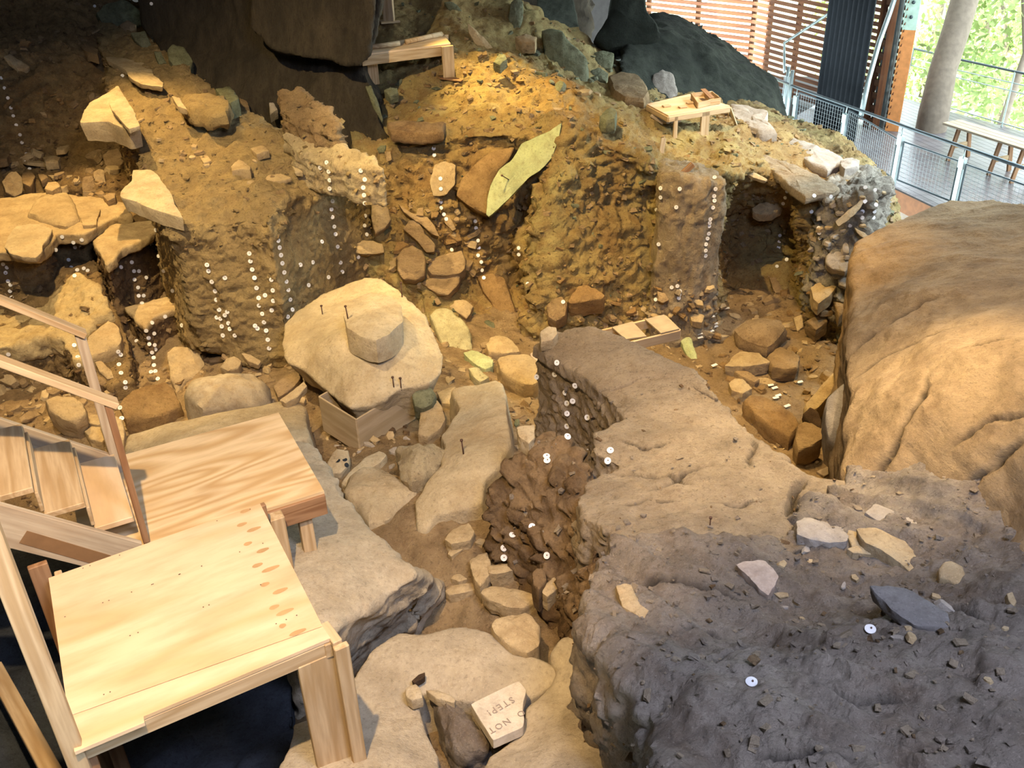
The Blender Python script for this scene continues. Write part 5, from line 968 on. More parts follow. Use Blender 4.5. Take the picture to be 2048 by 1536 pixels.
# ------------------------------------------------------------------ guard rail along the deck edge
def at_z(px, py, z): return H(px, py, CZ - z)
gr = empty('guard_rail', tuple(H(1784, 376, 6.1)), 'grey steel guard rail with wire mesh panels along the deck edge', 'railing')
fp = [((1591,176),(1584,268)), ((1692,211),(1680,308)), ((1805,252),(1784,378)), ((1934,296),(1903,428))]
bases = [H(*b_, 6.1) for t_, b_ in fp]; tops = [up_from(bb, *t_) for bb, (t_, _) in zip(bases, fp)]
stepv = bases[3] - bases[2]; bases += [bases[3] + stepv * 1.0]; tops += [tops[3] + (bases[4] - bases[3])]
hgt = [t[2] - b_[2] for t, b_ in zip(tops, bases)]
fdir = bases[3] - bases[0]; fdir[2] = 0; fdir /= np.linalg.norm(fdir); fno = np.array([-fdir[1], fdir[0], 0])
for i, (bb, tt) in enumerate(zip(bases, tops)):
    Hh = tt[2] - bb[2]
    p_ = board('post', bb, bb + vz * (Hh - .22), .10, .05, 'steel', gr, side=fno); board('bracket', bb + vz * (Hh - .34), bb + vz * (Hh - .16), .13, .07, 'steel', gr, side=fno)
    tube('rod', [bb + vz * (Hh - .2), bb + vz * Hh], .012, 'steel', gr)
tube('handrail', [tops[0] - fdir * .9] + tops, .028, 'rail_dark', gr, 10)
for i in range(4):
    a, b_ = bases[i] + fdir * .09, bases[i + 1] - fdir * .09; z0, z1 = .10, .78
    ls = [a + vz * (z0 + .1), b_ + vz * (z0 + .1), b_ + vz * (z1 + .1), a + vz * (z1 + .1)]
    V, Fc = [], []
    for j in range(4): tube_geo([ls[j], ls[(j + 1) % 4]], .016, 6, V, Fc)
    fo = py_mesh('panel_frame', V, Fc, 'rail_dark', gr)
    V, Fc = [], []; L_ = np.linalg.norm(b_ - a); nv_ = int(L_ / .075)
    for j in range(1, nv_): q = a + (b_ - a) * j / nv_; tube_geo([q + vz * (z0 + .1), q + vz * (z1 + .1)], .0024, 4, V, Fc)
    for j in range(1, 9): z = z0 + .1 + (z1 - z0) * j / 9; tube_geo([a + vz * z, b_ + vz * z], .0024, 4, V, Fc)
    wmsh = py_mesh('wire_mesh', V, Fc, 'wire', fo, tuple(gr.location)); wmsh.location = (0, 0, 0); wmsh['kind'] = 'stuff'
# landing gate at the far end of the rail
g0 = bases[0] - fdir * .25; gt = empty('stair_gate', tuple(g0), 'small grey steel gate and sloping handrail at the far end of the guard rail', 'gate')
for k, off in enumerate((0, -.32)):
    tube('post', [g0 + fno * .1 * k + fdir * off, g0 + fno * .1 * k + fdir * off + vz * 1.25], .04, 'steel', gt)
tube('handrail', [g0 - fdir * .3 + vz * 1.15, g0 - fdir * .9 + vz * 1.6 + fno * .3, g0 + vz * 2.3 - fdir * .2 + fno * .9], .03, 'steel', gt)
tube('brace', [g0 + fno * .9 - fdir * .2, g0 + fno * .9 - fdir * .2 + vz * 2.5], .018, 'rail_dark', gt)
V, Fc = [], []
for j in range(7): q = g0 - fdir * (.04 + j * .04); tube_geo([q + vz * .1, q + vz * 1.1], .005, 4, V, Fc)
py_mesh('wire_mesh', V, Fc, 'wire', gt, kind='stuff')
# fascia under the deck edge
board('deck_fascia', bases[1] + vz * -.22 + fno * .03, bases[4] + vz * -.22 + fno * .03, .55, .05, 'fascia', None, side=fno, kind='structure')

# ------------------------------------------------------------------ outer railing, bench table
orl = empty('deck_railing', tuple(H(1890, 220, 6)), 'outward leaning steel railing with thin rails at the outer deck edge', 'railing')
op = [((1828,97),(1806,192)), ((1915,118),(1889,220)), ((2030,143),(2003,254)), ((2160,172),(2130,292))]
ob = [H(*b_, 6) for t_, b_ in op]; outn = np.array([.45, .55, 0])
ot = []
for (t_, _), bb in zip(op, ob):
    r_ = ray(*t_); s_ = math.hypot(bb[0], bb[1]) + .12; ot.append(S(*t_, s_))
for bb, tt in zip(ob, ot): board('post', bb, tt, .06, .03, 'steel', orl, side=(1, -.3, 0))
for f_, r_ in ((1.0, .025), (.80, .012), (.66, .012), (.07, .014)):
    tube('rail', [bb + (tt - bb) * f_ for bb, tt in zip(ob, ot)], r_, 'rail_dark' if f_ == 1 else 'steel', orl)
tb = empty('bench_table', tuple(H(1950, 300, 6)), 'long low wooden plank bench on trestle legs on the deck', 'bench')
e0 = at_z(1890, 246, .62); e1 = at_z(2075, 305, .62); ed = (e1 - e0) / np.linalg.norm(e1 - e0); en = np.array([-ed[1], ed[0], 0]) * (1 if -ed[1] > 0 else -1)
for k in range(3): board('plank', e0 + en * .15 * k, e1 + en * .15 * k, .14, .04, 'lumber_grey', tb)
for t in (.16, .62, .86):
    q = e0 + (e1 - e0) * t
    for s_ in (0, 1): board('leg', q + en * (.02 + .26 * s_) - vz * .02, q + en * (-.10 + .5 * s_) - vz * .62 , .09, .04, 'lumber_red', tb, side=ed)
    board('crosspiece', q + en * -.02 - vz * .35, q + en * .36 - vz * .35, .09, .03, 'lumber', tb, side=ed)

# ------------------------------------------------------------------ outside: ground, trees
slab_poly('hillside', [(5, 26), (12, 22), (16, 12), (80, 0), (110, 120), (-30, 120), (-10, 27)], -4.2, -4, 'grass_far', **KS)
rnd = random.Random(3)
def leaves(n, boxes, size, seed):
    r = np.random.RandomState(seed); V = []; 
    ctr = []
    for (c, s, m) in boxes:
        cl = np.clip(r.normal(size=(max(3, m // 60), 3)), -1.5, 1.5) * np.array(s) * .62 + c
        pick = cl[r.randint(0, len(cl), m)] + np.clip(r.normal(size=(m, 3)), -2, 2) * .28; ctr.append(pick)
    ctr = np.concatenate(ctr); m = len(ctr); a = r.normal(size=(m, 3)); a /= np.linalg.norm(a, axis=1)[:, None]; b_ = r.normal(size=(m, 3)); b_ -= a * (a * b_).sum(1)[:, None]; b_ /= np.linalg.norm(b_, axis=1)[:, None]
    sz = size * (.6 + .8 * r.rand(m, 1)); V = np.stack([ctr - a * sz, ctr + b_ * sz * .5, ctr + a * sz, ctr - b_ * sz * .5], 1).reshape(-1, 3)
    return V, np.arange(m * 4).reshape(-1, 4)
def tree(name, base, pts, rad, boxes, size, seed, label, group=None):
    t = empty(name, tuple(base), label, 'tree', group); 
    V, Fc = tube_geo(pts, rad, 16); o = py_mesh('trunk', V, Fc, 'bark', t, None, True)
    V, Fq = leaves(0, boxes, size, seed); me = np_mesh('foliage', V - np.array(base), Fq, False); f = put('foliage', me, 'leaf', t); f['kind'] = 'stuff'
    return t
tp = [S(1868, 232, 21.6) - vz * 3.5, S(1868, 225, 21.7), S(1886, 140, 22.2), S(1912, 60, 22.6), S(1932, -10, 23), S(1950, -120, 23.6)]
tree('large_tree', tp[0], tp, [.34, .30, .27, .27, .27, .25], [((16.5, 25.5, 5.5), (2.2, 1.2, 1.2), 1800)], .13, 5, 'thick grey brown tree trunk rising beyond the outer deck railing')
for k, (x0, y0, x1, y1, s_) in enumerate([(2003, 250, 2046, -40, 23.6), (1985, 300, 2000, -60, 28.5), (2120, 300, 2080, -40, 26)]):
    a = S(x0, y0, s_); b_ = S(x1, y1, s_ + 1); g0_ = np.array([a[0], a[1], -4]); mid = (a + b_) / 2 + (.3, 0, 0)
    c_ = (a + b_) / 2
    t = tree('slender_tree', g0_, [g0_, a, mid, b_, b_ + (1.5, 1, 3)], [.12, .09, .07, .05, .02], [(S(1985 + 45 * k, 60 + 60 * k, s_ + 1), (.9, .7, 1.8), 1300)], .10, 9 + k,
             ['slender leafy tree with a bent stem just beyond the railing', 'thin pale tree further back with loose bright leaves', 'leafy tree at the far right edge of the view'][k])
for k in range(6):
    c_ = S(1815 + k * 50, 40 + (k % 2) * 60, 31 + k * 5); g0_ = np.array([c_[0], c_[1], -4.0])
    tree('woodland_tree', g0_, [g0_, c_, c_ + (0, 0, 4)], [.2, .14, .06], [(c_, (2.4, 1.0, 3.6), 2600)], .11, 30 + k, 'pale sunlit tree in the hazy woodland beyond the deck rail', 'woodland trees beyond the deck')
# ------------------------------------------------------------------ timber platforms and stair
def ply(name, pts, th, mat, parent, xdir, **kw):
    x = Vector(xdir).normalized(); z = Vector((0, 0, 1)); y = z.cross(x); o3 = Vector(np.mean(pts, 0)); M = Matrix((x, y, z)).transposed()
    loc = [M.transposed() @ (Vector(p) - o3) for p in pts]; n = len(loc)
    if sum(loc[i].x * loc[(i + 1) % n].y - loc[i].y * loc[(i + 1) % n].x for i in range(n)) < 0: loc = loc[::-1]
    V = [(p.x, p.y, 0) for p in loc] + [(p.x, p.y, -th) for p in loc]
    Fc = [tuple(range(n)), tuple(range(n, 2 * n))[::-1]] + [((i + 1) % n, i, n + i, n + (i + 1) % n) for i in range(n)]
    me = bpy.data.meshes.new(name); me.from_pydata(V, [], Fc); me.update(); me.materials.append(MATS[mat])
    o = bpy.data.objects.new(name, me); col.objects.link(o); M4 = M.to_4x4(); M4.translation = o3 - (parent.location if parent else Vector((0, 0, 0)))
    if parent: o.parent = parent
    o.matrix_local = M4
    for k, v in kw.items(): o[k] = v
    return o
def h2(x, y, h): return np.array(H(x, y, h))
gz_ = lambda p: float((LIBG(p[0], p[1]) or 0.7))
def LIBG(x, y):
    b_ = None
    for t_, o_ in LIB['bvh']:
        r_ = t_.ray_cast(Vector((x, y, 3.0)), Vector((0, 0, -1)))
        if r_[0] is not None and (b_ is None or r_[0].z > b_): b_ = r_[0].z
    return b_
Z1 = 3.5
fa, fb, fc, fd_ = h2(97,1156,Z1), h2(520,1007,Z1), h2(645,1252,Z1), h2(137,1432,Z1)
xg = fb - fa; xg /= np.linalg.norm(xg); yg = np.array([xg[1], -xg[0], 0])      # yg towards the camera
fp_ = empty('wooden_platform', (*((fa + fc) / 2)[:2], 1.0), 'front plywood platform with a row of brown knots along its right side', 'platform')
ply('plywood_sheet', [fa, fb, fc, fd_], .02, 'plywood', fp_, xg)
ply('plywood_strip', [h2(137.6,1433.5,Z1), h2(645.4,1253.5,Z1), h2(661,1276,Z1), h2(287,1433,Z1), h2(289,1445,Z1), h2(149,1504,Z1)], .02, 'plywood', fp_, xg)
je0, je1 = h2(150,1508,Z1 + .07), h2(676,1286,Z1 + .07)
board('joist', je0 + yg * .0, je1 + yg * .0, .09, .038, 'lumber', fp_, side=yg)
board('joist', h2(100,1160,Z1 + .07) + xg * .05, h2(151,1500,Z1 + .07) + xg * .05, .09, .038, 'lumber', fp_, side=xg)
rj0, rj1 = h2(528,1012,Z1 + .03), h2(672,1284,Z1 + .03)
board('joist', rj0 - xg * .04 + vz * -.04, rj1 - xg * .04 - vz * .04, .09, .038, 'lumber', fp_, side=xg)
board('joist', fa - vz * .07 + yg * .03, fb - vz * .07 + yg * .03, .09, .038, 'lumber', fp_, side=yg)
board('corner_block', h2(648,1250,Z1 + .02) + xg * .0, h2(676,1288,Z1 + .02) + xg * .0, .05, .038, 'lumber', fp_, side=(0, 0, 1))
lg = h2(660,1300,Z1 + .09); gl = max(.6, gz_(lg) - .03)
board('leg', (lg[0] - xg[0] * .07, lg[1] - xg[1] * .07, gl), (lg[0] - xg[0] * .07, lg[1] - xg[1] * .07, CZ - Z1 - .10), .21, .038, 'lumber', fp_, side=yg)
lg2 = h2(683,1300,Z1 + .05); board('leg', (*lg2[:2], gl), (*lg2[:2], CZ - Z1 - .02), .075, .038, 'lumber', fp_, side=yg)
for q_ in (h2(168,1505,Z1 + .1), h2(120,1180,Z1 + .1), h2(520,1030,Z1 + .1)):
    board('leg', (*q_[:2], gz_(q_) - .02), (*q_[:2], CZ - Z1 - .03), .085, .038, 'lumber_red', fp_, side=yg)
for kx, ky, kl in [(1025,463,1.1),(1010,520,1),(1060,540,1.4),(1035,600,.8),(1097,628,1.2),(1075,690,1),(1130,705,1.7),(1107,770,.8),(1170,797,1.4),(1145,865,.9),(1190,885,1.6),(1180,943,.6),(1243,970,1.5)]:
    c_ = h2(kx / 2.0871, 800 + ky / 2.0871, Z1); V = []
    for j in range(14): a = 2 * math.pi * j / 14; V.append(tuple(c_ + xg * .030 * kl * math.cos(a) + yg * .016 * math.sin(a) * (1 + .1 * math.cos(3 * a)) + vz * .0012))
    py_mesh('knot', V, [tuple(range(14))[::-1]], 'knot', fp_)
r_ = random.Random(5)
for k in range(26):
    a, b_ = r_.random(), r_.choice((.02, .35, .66, .97)); c_ = fa + (fb - fa) * (.03 + .94 * a) + (fd_ - fa) * b_ * .99
    V = [tuple(c_ + np.array([.004 * math.cos(j), .004 * math.sin(j), .0012])) for j in np.arange(0, 6.2, 1.05)]; py_mesh('nail_head', V, [tuple(range(6))], 'nail', fp_)
Z2 = 3.7
bp_ = empty('wooden_platform', (*h2(450,950,Z2)[:2], 1.1), 'back plywood platform with bold wavy grain at the foot of the stair', 'platform')
ga, gb, gc = h2(250,909,Z2), h2(557,825,Z2), h2(648,982,Z2); gd = gc + (ga - gb) * 1.35; ga2 = gb + (ga - gb) * 1.35
ply('plywood_sheet', [ga2, gb, gc, gd], .02, 'plywood_grain', bp_, xg)
gx_ = (gb - ga) / np.linalg.norm(gb - ga); gy_ = np.array([gx_[1], -gx_[0], 0])
board('joist', gc - gx_ * 1.1 + vz * -.095 - gy_ * .0, gc - vz * .095, .15, .038, 'lumber_red', bp_, side=gy_, label='side board darkened with painted shade')  # shade on this camera-facing board is put into its dark colour
board('joist', gb - gx_ * .02 - vz * .095, gc - gx_ * .02 - vz * .095, .15, .038, 'lumber', bp_, side=gx_)
board('joist', ga - vz * .095, gb - vz * .095, .15, .038, 'lumber', bp_, side=gy_)
for q_ in (gc - gx_ * .14 - gy_ * .05, gb - gx_ * .1 + gy_ * .1, ga + gy_ * .2): board('leg', (*q_[:2], gz_(q_) - .02), (*q_[:2], CZ - Z2 - .03), .085, .06, 'lumber', bp_, side=gy_)
sp_ = h2(552,1036,Z2 + .02); pb_ = board('support_post', (*(sp_)[:2], gz_(sp_) - .02), (*sp_[:2], CZ - Z2 + .0), .09, .085, 'lumber', bp_, side=gy_)
# stair
st = empty('stair', (*h2(200,980,3.6)[:2], 1.3), 'timber stair with three treads and two handrails coming down from the left', 'stair')
N1a, N1b = h2(226,911,3.51), h2(262,1030,3.51); N2a, N2b = h2(134,872,3.32), h2(162,990,3.32)
wdir = (N1b - N1a); wlen = np.linalg.norm(wdir); wdir /= wlen
sd_ = ((N2a + N2b) / 2 - (N1a + N1b) / 2); run = np.array([wdir[1], -wdir[0], 0]); run = run * (1 if np.dot(run, sd_) > 0 else -1); run_len = abs(np.dot(run, sd_)); slope = run * run_len + vz * .19
for k in range(5):
    a = N1a + slope * k; b_ = N1b + slope * k
    board('tread', a + run * run_len * .44 - wdir * .02 - vz * .02, b_ + run * run_len * .44 + wdir * .02 - vz * .02, run_len * .96, .038, 'lumber' if k else 'plywood', st)
    board('riser', a + run * run_len * .93 + vz * .07, b_ + run * run_len * .93 + vz * .07, .02, .13, 'lumber', st, side=vz) if k < 4 else None
fs = h2(223,909,3.56); ns = h2(284,1084,3.64)
down = np.cross(slope / np.linalg.norm(slope), wdir); down /= np.linalg.norm(down); down = down if down[2] < 0 else -down
su = slope / np.linalg.norm(slope)
board('stringer', fs + down * .11 - su * .03, fs + down * .11 + su * 2.2, .22, .036, 'lumber_grey', st, side=wdir)
ns_o = board('stringer', ns + down * .12 + su * .0, ns + down * .12 + su * 2.2, .24, .036, 'lumber_grey', st, side=wdir, label='grey stringer board with a rusty split stain')
# brown stain strip on the near stringer
board('stain', ns + down * .17 + wdir * .02 + su * .04, ns + down * .15 + wdir * .02 + su * .62, .085, .003, 'dark_stain', st, side=wdir)
fpost, npost = h2(231,918,3.6), h2(292,1080,3.68)
ft = up_from(fpost, 163, 668); ntp = up_from(npost, 207, 808)
board('post', fpost - vz * .2, ft, .06, .038, 'lumber_grey', st, side=wdir); board('post', npost, ntp, .065, .038, 'lumber_red', st, side=run)
board('handrail', ft - su * .04 + vz * .02, ft + su * 2.4 + vz * .02, .085, .038, 'lumber', st, side=vz); board('handrail', ntp - su * .06 + vz * .02, ntp + su * 2.4 + vz * .02, .085, .038, 'lumber', st, side=vz)
# tall post and beams at the left of the front platform
pt_ = h2(143,1490,3.5); tb_ = empty('tall_post', (*pt_[:2], .6), 'tall upright timber post at the left edge of the front platform', 'post')
board('upright', (*pt_[:2], gz_(pt_) - .02), (*pt_[:2], CZ - 1.9), .045, .085, 'lumber', tb_, side=(1, .35, 0))
q_ = h2(95,1150,3.55); pq = q_ - xg * .03; ip = empty('post_side_board', (*pq[:2], .6), 'reddish brown board standing in for the dark side of the tall post', 'post')
board('upright', (*pq[:2], gz_(pq) - .02), (*pq[:2], CZ - 3.46), .10, .038, 'lumber_red', ip, side=yg)  # separate board added to stand for the tall post's dark side face
lb = empty('leaning_beam', (*h2(40,1430,4.4)[:2], .7), 'light edged timber beam slanting down in the dark lower left corner', 'beam')
board('beam', h2(-12,1335,4.75), h2(112,1560,4.55), .05, .10, 'lumber', lb, side=(1, .2, 0))
tag(board('cross_block', h2(92,1427,4.2), h2(126,1416,4.2), .05, .05, 'lumber', None), 'short timber block behind the tall post in the lower left', 'timber block')

# ------------------------------------------------------------------ wooden box under the boulder
B0 = h2(720,897,5.12); B1 = h2(830,841,5.2); B2 = h2(650,872,5.25)
tz = up_from(B0, 704, 843)[2] - B0[2]
bx = empty('support_box', tuple(B0), 'grey plywood box propping up the large pale boulder', 'box')
def vboard(a, b_, z0, z1, th, mat, par, name):
    m_ = (z0 + z1) / 2; return board(name, (a[0], a[1], m_), (b_[0], b_[1], m_), z1 - z0, th, mat, par, side=np.cross(b_ - a, vz))
zf = B0[2] - .06; e01 = (B1 - B0) * (1, 1, 0); e02 = (B2 - B0) * (1, 1, 0); B3 = B0 + e01 + e02
for a, b_, nm_ in ((B0, B0 + e01, 'front_panel'), (B0, B0 + e02, 'side_panel'), (B0 + e01, B3, 'side_panel'), (B0 + e02, B3, 'back_panel')):
    vboard(a, b_, zf, B0[2] + tz + .02, .018, 'box_ply', bx, nm_)
# ------------------------------------------------------------------ frame with two tiles in the pit
fh = 4.95; fr2 = empty('timber_stand', tuple(h2(1290,665,6.0)), 'low timber frame carrying two square tiles behind the middle baulk', 'frame')
a_, b_ = h2(1190,662,fh), h2(1330,630,fh); c_, d_ = h2(1230,690,fh), h2(1360,659,fh)
board('rail', a_ - vz * .06, b_ - vz * .06, .03, .11, 'lumber', fr2); board('rail', c_ - vz * .06, d_ - vz * .06, .03, .11, 'lumber_grey', fr2)
board('rail', b_ - vz * .06, d_ - vz * .06, .03, .11, 'lumber', fr2)
for q_ in (a_, b_, c_, d_): board('leg', (q_[0], q_[1], -.15), (q_[0], q_[1], q_[2] - .05), .05, .05, 'lumber', fr2)
for k, pl_ in enumerate(([(1224,654),(1265,643),(1293,672),(1251,678)], [(1290,638),(1328,629),(1359,657),(1322,666)])):
    t_ = ply('tile', [h2(x, y, fh - .015) for x, y in pl_], .015, 'tile_tan', None, b_ - a_); tag(t_, ['left tan square tile lying on the timber frame in the pit', 'right tan square tile lying on the timber frame in the pit'][k], 'tile', 'tiles on the timber frame')

# ------------------------------------------------------------------ work table on the rim
th_ = 3.66; wt = empty('work_table', tuple(h2(1410,245,4.0)), 'lamp lit plywood work table on the rim holding trays and blocks', 'table')
tA, tB, tC, tD = h2(1294,208,th_), h2(1378,188,th_), h2(1460,211,th_), h2(1337,231,th_)
ply('tabletop', [tA, tB, tC, tD], .02, 'plywood', wt, tC - tD)
for a, b_ in ((tD, tC), (tA, tD), (tB, tC), (tA, tB)): board('apron', a - vz * .055 , b_ - vz * .055, .07, .03, 'lumber', wt, side=np.cross(b_ - a, vz))
for f_, wdt in ((.60, .13), (.12, .06)):
    q_ = tD + (tC - tD) * f_; board('leg', (q_[0], q_[1], gz_(q_) - .03), q_ - vz * .03, wdt, .03, 'lumber', wt, side=np.cross(tC - tD, vz))
q_ = tB + (tC - tB) * .4; board('leg', (q_[0], q_[1], gz_(q_) - .03), q_ - vz * .03, .09, .03, 'lumber', wt, side=np.cross(tC - tD, vz))
lb_ = np.array(hit(1472, 250)[0]); board('leg', lb_, tC - vz * .03, .04, .03, 'lumber', wt, label='splayed slanting leg')
def tray(poly, h_, hgt_, label):
    P4 = [h2(x, y, h_) for x, y in poly]; t_ = empty('wooden_tray', tuple(np.mean(P4, 0) - vz * hgt_), label, 'tray')
    low = [p - vz * hgt_ for p in P4]; ply('base', [p + vz * .012 for p in low], .012, 'plywood', t_, P4[1] - P4[0])
    for i in range(4): a, b_ = P4[i], P4[(i + 1) % 4]; board('side', a - vz * hgt_ / 2, b_ - vz * hgt_ / 2, .015, hgt_, 'lumber', t_, side=vz)
tray([(1383,186),(1410,183),(1421,199),(1396,205)], th_ - .085, .08, 'open wooden tray at the far end of the lit work table')
tray([(1411,184),(1424,182),(1441,196),(1419,199)], th_ - .085, .08, 'narrow wooden tray on the right end of the work table')
tag(board('board_offcut', h2(1406,178,th_ - .16), h2(1424,196,th_ - .10), .08, .015, 'lumber_red', None), 'small dark board leaning across the trays on the work table', 'board')
for (x, y), lb2 in zip([(1333,212), (1365,214), (1381,206)], ['left of the three small wooden blocks on the work table', 'middle wooden block near the work table front edge', 'wooden block beside the tray on the work table']):
    a = h2(x - 7, y + 1, th_ - .012); b_ = h2(x + 7, y - 1, th_ - .012); tag(board('wooden_block', a, b_, .07, .024, 'lumber', None), lb2, 'block', 'small blocks on the work table')
for k, (p1, p2) in enumerate([((1303,234),(1328,250)), ((1327,249),(1357,245))]):
    a, b_ = [np.array(hit(*p)[0]) + vz * .03 for p in (p1, p2)]
    tag(board('plank', a, b_, .09, .035, 'lumber_grey', None), ['grey plank lying under the left end of the work table', 'short grey plank across the end of the other plank under the table'][k], 'plank')
# ------------------------------------------------------------------ wooden bench on the slope
bh0 = np.array(hit(898, 154)[0]); wb = empty('wooden_bench', tuple(bh0), 'long timber bench frame on the back slope in bright lamp light', 'bench')
bt = up_from(bh0, 892, 92); s_ = math.hypot(bt[0], bt[1]); hB = CZ - bt[2] - .02
kA, kB, kC, kD = h2(722,109,hB), h2(901,87,hB), h2(886,66,hB), h2(724,93,hB)
ply('top_board', [kA, kB, kC, kD], .03, 'plywood', wb, kB - kA)
board('beam', kA - vz * .085, h2(883,89,hB) - vz * .085, .13, .04, 'lumber', wb, side=np.cross(kB - kA, vz))
board('leg', (bh0[0], bh0[1], bh0[2] - .03), (bh0[0], bh0[1], bt[2]), .17, .04, 'lumber', wb, side=np.cross(kB - kA, vz))
q_ = (kD + kA) / 2 + (kB - kA) * .1; board('leg', (q_[0], q_[1], gz_(q_) - .03), q_ - vz * .03, .15, .04, 'lumber', wb, side=np.cross(kB - kA, vz))
q_ = kC; board('leg', (q_[0], q_[1], gz_(q_) - .03), q_ - vz * .03, .15, .04, 'lumber', wb, side=np.cross(kB - kA, vz))
for (p1, p2), lb2 in zip([((736,95),(799,87)), ((812,84),(883,68))], ['left round timber rod lying on the bench frame', 'right longer timber rod lying on the bench frame']):
    tube('timber_rod', [h2(*p1, hB - .035), h2(*p2, hB - .035)], .035, 'lumber', None, 10, label=lb2, category='rod')
a, b_ = [np.array(hit(*p)[0]) + vz * .02 for p in ((882,158), (925,164))]
tag(board('board_scrap', a, b_, .12, .02, 'lumber_red', None), 'thin brown board lying at the foot of the bench leg', 'board')
pf = np.array((hit(779, 46) or [S(779, 46, 15.5)])[0]); us = empty('timber_post', tuple(pf), 'upright timber post with a small foot plate at the top left of the slope', 'post')
board('foot_plate', pf + (-.14, -.02, .02), pf + (.14, .06, .02), .2, .03, 'lumber', us); board('upright', pf, pf + vz * 2.6, .08, .16, 'lumber', us, side=(1, -.2, 0))
# planks in the pit and stakes on the rim
a, b_ = h2(1640,950,5.2), h2(1700,922,5.2); tag(board('plank', a, b_, .09, .03, 'lumber', None), 'pale plank end at the bottom of the pit beside the right boulder', 'plank')
for (p1, p2, r_, lb2) in [((1323,302),(1327,276),.045,'short square grey stake standing on the rim left of the table'), ((1369,344),(1386,328),.05,'brown stake leaning out of the rim above the fluted column')]:
    a = np.array(hit(*p1)[0]); b_ = S(*p2, math.hypot(a[0], a[1]) + .05); tag(board('stake', a - (b_ - a) * .3, b_, r_ * 1.4, r_, 'lumber_grey' if r_ < .05 else 'lumber_red', None, side=(0, 1, 0)), lb2, 'stake')

# ------------------------------------------------------------------ written stone tablet
TH = 4.36
tp_ = [(941,1408),(990,1384),(1038,1361),(1046,1372),(1053,1380),(1050,1392),(1047,1402),(1046,1413),(1046,1426),(1049,1437),(1046,1454),(1016,1467),(986,1481),(963,1444)]
tabl = rock('stone_tablet', 'square grey white stone tablet with faint upside down lettering at the bottom', 'tablet', tp_, h=TH, t=.07, mat='tablet', rnd_=.03, bulge=0, amp=.12, taper=1.0)
def lettering(txt, c_, dr, size):
    cu = bpy.data.curves.new('lettering', 'FONT'); cu.body = txt; cu.size = size; cu.align_x = 'CENTER'; cu.align_y = 'CENTER'; cu.extrude = .0008; cu.space_character = 1.25; cu.resolution_u = 2
    o = bpy.data.objects.new('tmp', cu); col.objects.link(o)
    me = bpy.data.meshes.new_from_object(o.evaluated_get(bpy.context.evaluated_depsgraph_get())); bpy.data.objects.remove(o)
    me.materials.clear(); me.materials.append(MATS['ink']); o = bpy.data.objects.new('lettering', me); col.objects.link(o)
    p0 = np.array(h2(*c_, TH - .004)); x = h2(c_[0] + dr[0], c_[1] + dr[1], TH) - h2(*c_, TH); x = Vector(x).normalized(); z = Vector((0, 0, 1)); y = z.cross(x)
    M = Matrix((x, y, z)).transposed().to_4x4(); M.translation = Vector(p0) - tabl.location; o.parent = tabl; o.matrix_local = M; o['label'] = 'faint grey lettering'
lettering('STEP!', (940 + 590 / 9.6, 1340 + 690 / 9.6), (-51, 29), .062)
lettering('O  NOT', (940 + 705 / 9.6, 1340 + 985 / 9.6), (-46, 26), .056)

# ------------------------------------------------------------------ metal pins
def pin(p0, p1, label, r=.006):
    g_ = hit(*p0); a = np.array(g_[0]); b_ = up_from(a, *p1) if abs(p1[1] - p0[1]) > abs(p1[0] - p0[0]) else S(*p1, math.hypot(a[0], a[1]) - .15)
    if abs(p1[0] - p0[0]) > 2: b_ = S(*p1, math.hypot(a[0], a[1]) + (0 if abs(p1[1] - p0[1]) > abs(p1[0] - p0[0]) else -.15))
    o = empty('metal_pin', tuple(a), label, 'pin'); d_ = (b_ - a); L_ = np.linalg.norm(d_); d_ /= L_
    tube('shaft', [a - d_ * .03, b_], r, 'rod', o, 8); tube('head', [b_ - d_ * .004, b_ + d_ * .008], r * 2.2, 'rod', o, 10)
Zc = lambda x, y: (540 + x / 5.12, 520 + y / 5.12)
pin(Zc(537,555), Zc(530,470), 'short rusty pin in the shaded left part of the boxed boulder')
pin(Zc(798,600), Zc(772,475), 'rusty pin at the left side of the stone lying on the boulder')
pin(Zc(1353,380), Zc(1350,235), 'tall rusty pin at the upper right edge of the boxed boulder')
pin(Zc(1268,1300), Zc(1255,1203), 'left of two rusty pins near the front lip of the boulder')
pin(Zc(1342,1305), Zc(1335,1213), 'right of two rusty pins near the front lip of the boulder')
pin((927,908), (923,881), 'rusty pin standing in the long pale leaning slab')
pin((1017,359), (1004,351), 'dark pin sticking out of the green slanting slab')
pin((1420,1050), (1420,1036), 'small rusty pin in the top of the near baulk', .004)
# dark holes in the pierced stone
for k, (x, y) in enumerate([(440,765), (492,757), (505,797)]):
    g_ = hit(560 + x / 3.793, 720 + y / 3.793)
    if g_:
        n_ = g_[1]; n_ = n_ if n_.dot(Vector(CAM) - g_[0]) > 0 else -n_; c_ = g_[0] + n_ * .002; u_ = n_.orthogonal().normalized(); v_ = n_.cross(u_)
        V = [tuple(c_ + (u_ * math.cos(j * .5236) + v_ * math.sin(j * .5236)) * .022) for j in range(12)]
        py_mesh('drill_hole', V, [tuple(range(12))], 'black_mesh', g_[4])
